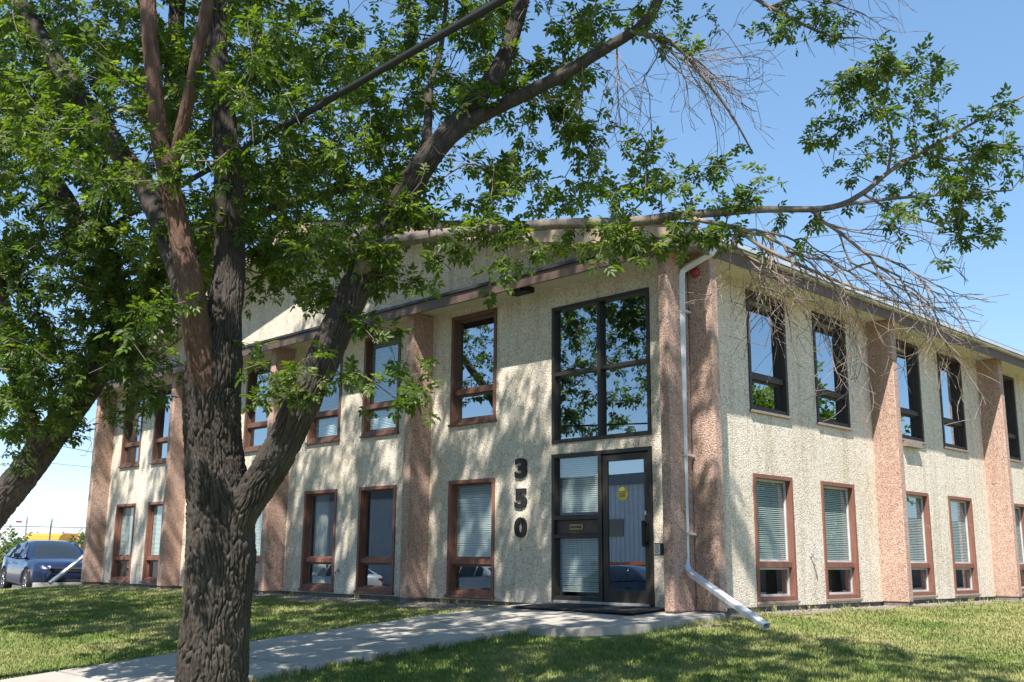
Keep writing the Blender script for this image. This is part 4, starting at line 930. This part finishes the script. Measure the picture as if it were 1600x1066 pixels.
def bus(x, y, rot, label):
    t = empty('school_bus'); ln, W = 9.5, 2.4
    m = MB(); m.prism([(-W/2, .6), (W/2, .6), (W/2, 2.5), (W/2-.12, 2.8), (W/2-.45, 3.0), (-W/2+.45, 3.0), (-W/2+.12, 2.8), (-W/2, 2.5)], -ln/2, ln/2-1.4, 0); o = m.build('body', busyel, None, bevel=.04); o.parent = t
    m = MB(); m.box(ln/2-1.41, ln/2, -1.0, 1.0, .6, 1.55); o = m.build('bonnet', busyel, None, bevel=.12, seg=3); o.parent = t
    for s_ in (-1, 1):
        for k in range(9): m = MB(); xx = -ln/2+.5+k*.8; m.box(xx, xx+.62, s_*(W/2+.008)-.006, s_*(W/2+.008)+.006, 1.75, 2.4); o = m.build('window', carglass, None); o.parent = t
        for z in (1.15, 1.5): m = MB(); m.box(-ln/2+.05, ln/2-1.45, s_*(W/2+.01)-.008, s_*(W/2+.01)+.008, z, z+.08); o = m.build('rub_rail', flash_m, None); o.parent = t
        for xx in (-ln/2+2.2, ln/2-.8): m = MB(); m.tube([(xx, s_*.9, .48), (xx, s_*1.15, .48)], .48, 18); o = m.build('wheel', tyre_m, None); o.parent = t
    m = MB(); m.box(ln/2-1.395, ln/2-1.38, -1.0, 1.0, 1.7, 2.4); o = m.build('windscreen', carglass, None); o.parent = t
    m = MB(); m.box(-ln/2-.012, -ln/2-.001, -.9, .9, 1.7, 2.4); o = m.build('rear_window', carglass, None); o.parent = t
    m = MB(); m.box(-ln/2-.05, ln/2-1.4, -.8, .8, 3.0, 3.03); o = m.build('roof_panel', trailer_m, None); o.parent = t
    place(t, x, y, GL-.1, rot); tag(t, label, 'bus', 'school buses in the far yard'); return t
bus(-83.0, 23.0, R(20), 'yellow school bus beside the white trailer, behind the fence')
bus(-77.5, 27.0, R(20), 'yellow school bus farther right, beside the building corner')
# low wall behind fence
o = MB().box(-75, -55, 21.5, 21.8, GL-.2, GL+1.2).build('yard_wall', brick_far); o.rotation_euler = (0, 0, 0); tag(o, 'low tan wall behind the chain link fence', 'wall')
# chain link fence
fa, fb = np.array([-42.0, -6.0]), np.array([-34.0, 22.0])
fe = empty('chain_link_fence', (float(fa[0]), float(fa[1]), GL)); tag(fe, 'galvanised chain link fence with barbed wire beyond the parked blue car', 'fence')
nP = 10; FH = 2.3
for i in range(nP):
    p = fa+(fb-fa)*i/(nP-1); MB().tube([(p[0], p[1], GL-.05), (p[0], p[1], GL+FH), (p[0]+.25, p[1]-.07, GL+FH+.35)], .035, 8).build('post', galv_m, fe, True)
P3_ = lambda p, z, off=0: (p[0]+off, p[1]-off*.28, GL+z)
MB().tube([P3_(fa, FH), P3_(fb, FH)], .022, 6).build('top_rail', galv_m, fe)
for k, z in enumerate((FH+.1, FH+.22, FH+.34)): MB().tube([P3_(fa, z, .07+.08*k), P3_(fb, z, .07+.08*k)], .008, 4).build('barbed_wire', galv_m, fe)
m = MB(); ln = float(np.linalg.norm(fb-fa)); step = .16; k = -FH
dirv = (fb-fa)/ln
def seg_(s0, s1, up):
    a0, a1 = max(s0, 0), min(s1, ln)
    if a1-a0 < .05: return
    z0 = (a0-s0)/(s1-s0)*FH; z1 = (a1-s0)/(s1-s0)*FH
    if not up: z0, z1 = FH-z0, FH-z1
    p, q = fa+dirv*a0, fa+dirv*a1; m.tube([(p[0], p[1], GL+z0), (q[0], q[1], GL+z1)], .0035, 3, False)
while k < ln: seg_(k, k+FH, True); seg_(k, k+FH, False); k += step
o = m.build('mesh_wire', galv_m, fe); o['kind'] = 'stuff'
# poles and wires
def pole(x, y, h, label, arm=1):
    t = empty('utility_pole', (x, y, GL-.2)); pm = wood('pole wood', (.12, .09, .07), (.2, .16, .13), .9)
    MB().tube([(x, y, GL-.3), (x, y, GL+h)], [.16, .11], 12).build('post', pm, t, True)
    for k in range(arm): MB().box(x-.05, x+.05, y-1.2, y+1.2, GL+h-.5-k*.9, GL+h-.38-k*.9).build('crossarm', pm, t)
    for k in (-1.0, -.4, .4, 1.0): MB().tube([(x, y+k, GL+h-.38), (x, y+k, GL+h-.2)], [.05, .03], 8).build('insulator', galv_m, t)
    tag(t, label, 'utility pole', 'utility poles in the far yard')
pole(-118, 50, 11, 'wooden utility pole far beyond the yellow buses')
pole(-95, 37.6, 7.5, 'short wooden utility pole rising over the yellow buses, near the building corner', 2)
def wire(name, pts, rad, label): o = MB().tube(pts, rad, 5).build(name, black_m, None, True); tag(o, label, 'cable'); return o
wire('overhead_wire', [dep(-100, 668, 48), dep(60, 690, 50), dep(170, 712, 54), dep(330, 735, 60)], .016, 'thin overhead wire crossing the sky left of the building, upper one')
wire('overhead_wire', [dep(-100, 700, 60), dep(60, 722, 62), dep(170, 733, 65), dep(330, 750, 70)], .012, 'thin overhead wire crossing the sky left of the building, lower one')
cab = [dep(1150, -211, 1/.256), dep(1000, -124, 1/.235), dep(785, 0, 1/.204), dep(560, 130, 1/.169), dep(430, 205, 1/.149), dep(250, 309, 1/.121), dep(0, 453, 1/.082), dep(-200, 568, 1/.051)]
wire('overhead_cable', cab, .0215, 'thick black overhead cable slanting through the tree crown')
# shrubs along the fence
def shrub(x, y, h, w_, n, label, seed, z0=None, group='shrubs by the yard fence', cat='shrub', name='shrub', lm=leaf_m):
    r = np.random.default_rng(seed); z0 = GL if z0 is None else z0; t = empty(name, (x, y, z0)); tag(t, label, cat, group)
    m = MB()
    for k in range(5): a = r.uniform(0, 6.28); m.tube([(x, y, z0), (x+.3*w_*math.cos(a), y+.3*w_*math.sin(a), z0+h*.5), (x+.6*w_*math.cos(a), y+.6*w_*math.sin(a), z0+h*.8)], [.03, .02, .008], 5)
    m.build('stem', twig_m, t, True)
    v = r.normal(0, 1, (n, 3)); v /= np.linalg.norm(v, axis=1)[:, None]; v *= r.uniform(.35, 1, (n, 1))**.5*(1+.35*np.sin(v[:, :1]*7+seed)*np.cos(v[:, 1:2]*6)); pos = v*np.array([w_, w_, h*.5])+np.array([x, y, z0+h*.55])
    leaves_mesh('foliage', pos, rotmats(v+r.normal(0, .5, (n, 3)), r.normal(0, .6, n)), r.uniform(1.2, 2.4, n), np.clip(r.normal(.55, .25, n), 0, 1), CT_V, CT_Q, lm, t)
for i, (u, v, D, h) in enumerate(((15, 845, 47, 1.9), (25, 850, 46, 1.4), (100, 850, 50, 1.0), (131, 845, 47, 1.8), (58, 850, 60, 1.5))):
    p = dep(u, v, D); shrub(p[0], p[1], h, .8, 260, ['tall thin shrub at the fence, left edge, behind the blue car', 'smaller shrub at the fence just right of the tall one', 'low shrub at the fence before the buses', 'shrub at the fence next to the building corner', 'shrub in front of the white trailer'][i], 60+i)
for i, (u, D, h) in enumerate(((90, 150, 4.2), (112, 160, 5.0), (60, 170, 4.5))):
    p = dep(u, 850, D); shrub(p[0], p[1], h, 4.5, 900, ['distant round tree above the buses', 'distant tree touching the building corner', 'distant tree hidden behind the white trailer'][i], 80+i, GL-.5, 'distant trees', 'tree', 'distant_tree', leaf_d)

# ================================================================ ACROSS THE STREET (seen in the glass)
corr = paint('grey corrugated cladding', (.62, .64, .66), .5, .05, .2); zr = float(g(0, -40))
wh = empty('warehouse', (-20, -36, zr)); tag(wh, 'grey corrugated metal warehouse across the street, mirrored in the door', 'building')
m = MB(); x = -64.
while x < 26:
    for a, b in (((x, 0), (x+.12, 0)), ((x+.12, 0), (x+.17, .05)), ((x+.17, .05), (x+.29, .05)), ((x+.29, .05), (x+.34, 0))):
        m.quad((a[0], -36+a[1], zr), (b[0], -36+b[1], zr), (b[0], -36+b[1], zr+6.2), (a[0], -36+a[1], zr+6.2))
    x += .34
m.build('wall', corr, wh)
MB().box(-64, 26, -60, -36.02, zr, zr+6.1).build('shell', corr, wh); MB().box(-64.2, 26.2, -60, -35.8, zr+6.21, zr+6.8).build('parapet', paint('dark parapet', (.2, .21, .23), .6), wh)
for xx in (-44, -24, -12, 4): MB().box(xx, xx+3.4, -35.94, -35.9, zr, zr+3.4).build('roller_door', trailer_m, wh)
for xx in (-32, -17, -4.5, 10): MB().box(xx, xx+1.6, -35.94, -35.9, zr+3.2, zr+4.2).build('window', carglass, wh)
bn = empty('waste_bin', (-27, -31, zr)); tag(bn, 'grey waste bin with orange lid across the street', 'bin')
MB().prism([(-28, -32), (-25.4, -32), (-25.4, -30.2), (-28, -30.2)], zr, zr+1.6).build('body', galv_m, bn, bevel=.03); MB().box(-28.05, -25.35, -32.05, -30.15, zr+1.6, zr+1.75).build('lid', paint('orange lid', (.5, .12, .03), .5), bn)
eb = empty('neighbour_building', (38, 60, zr)); tag(eb, 'low tan flat roofed building to the east, mirrored in the side windows', 'building')
MB().box(30, 46, 36, 84, zr, zr+5.0).build('wall', brick_far, eb); MB().box(29.8, 46.2, 35.8, 84.2, zr+5.0, zr+5.5).build('parapet', barge_m, eb)
for k in range(7): MB().box(29.95, 29.99, 39+k*6.2, 41.8+k*6.2, zr+1.4, zr+3.2).build('window', carglass, eb)
def round_tree(x, y, h, w_, n, label, seed):
    r = np.random.default_rng(seed); z0 = float(g(x, y)); t = empty('garden_tree', (x, y, z0)); tag(t, label, 'tree', 'trees across the street')
    MB().tube([(x, y, z0-.1), (x+.05, y, z0+h*.35), (x-.1, y+.1, z0+h*.75)], [.22, .17, .05], 12).build('trunk', bark_m, t, True)
    for k in range(6): a = k*1.05; MB().tube([(x, y, z0+h*.33), (x+w_*.4*math.cos(a), y+w_*.4*math.sin(a), z0+h*.6), (x+w_*.7*math.cos(a), y+w_*.7*math.sin(a), z0+h*.75)], [.09, .06, .02], 7).build('limb', bark_m, t, True)
    v = r.normal(0, 1, (n, 3)); v /= np.linalg.norm(v, axis=1)[:, None]; v *= r.uniform(.3, 1, (n, 1))**.5*(1+.4*np.sin(v[:, :1]*6+seed)*np.cos(v[:, 1:2]*5+v[:, 2:3]*4)); pos = v*np.array([w_, w_, h*.36])+np.array([x, y, z0+h*.62])
    leaves_mesh('crown', pos, rotmats(v+r.normal(0, .5, (n, 3)), r.normal(0, .6, n)), r.uniform(1.6, 3.0, n), np.clip(r.normal(.5, .25, n), 0, 1), CT_V, CT_Q, leaf_m, t)
for i, (x, y, h, w_) in enumerate(((12.6, 23, 8.6, 2.6), (14.0, 30.5, 8.4, 2.6), (17, 19, 6.0, 2.0), (19, 38, 9.5, 2.8), (-16, -29.5, 8, 2.8), (8, -30, 7, 2.5))):
    round_tree(x, y, h, w_, 3200, ['round tree east of the building, mirrored in the first upper side window', 'round tree east of the building, second in its row', 'small round tree east of the building, nearest the street', 'tallest round tree east of the building, farthest from the street', 'round tree before the warehouse, left of the bin', 'round tree before the warehouse, right of the roller doors'][i], 90+i)
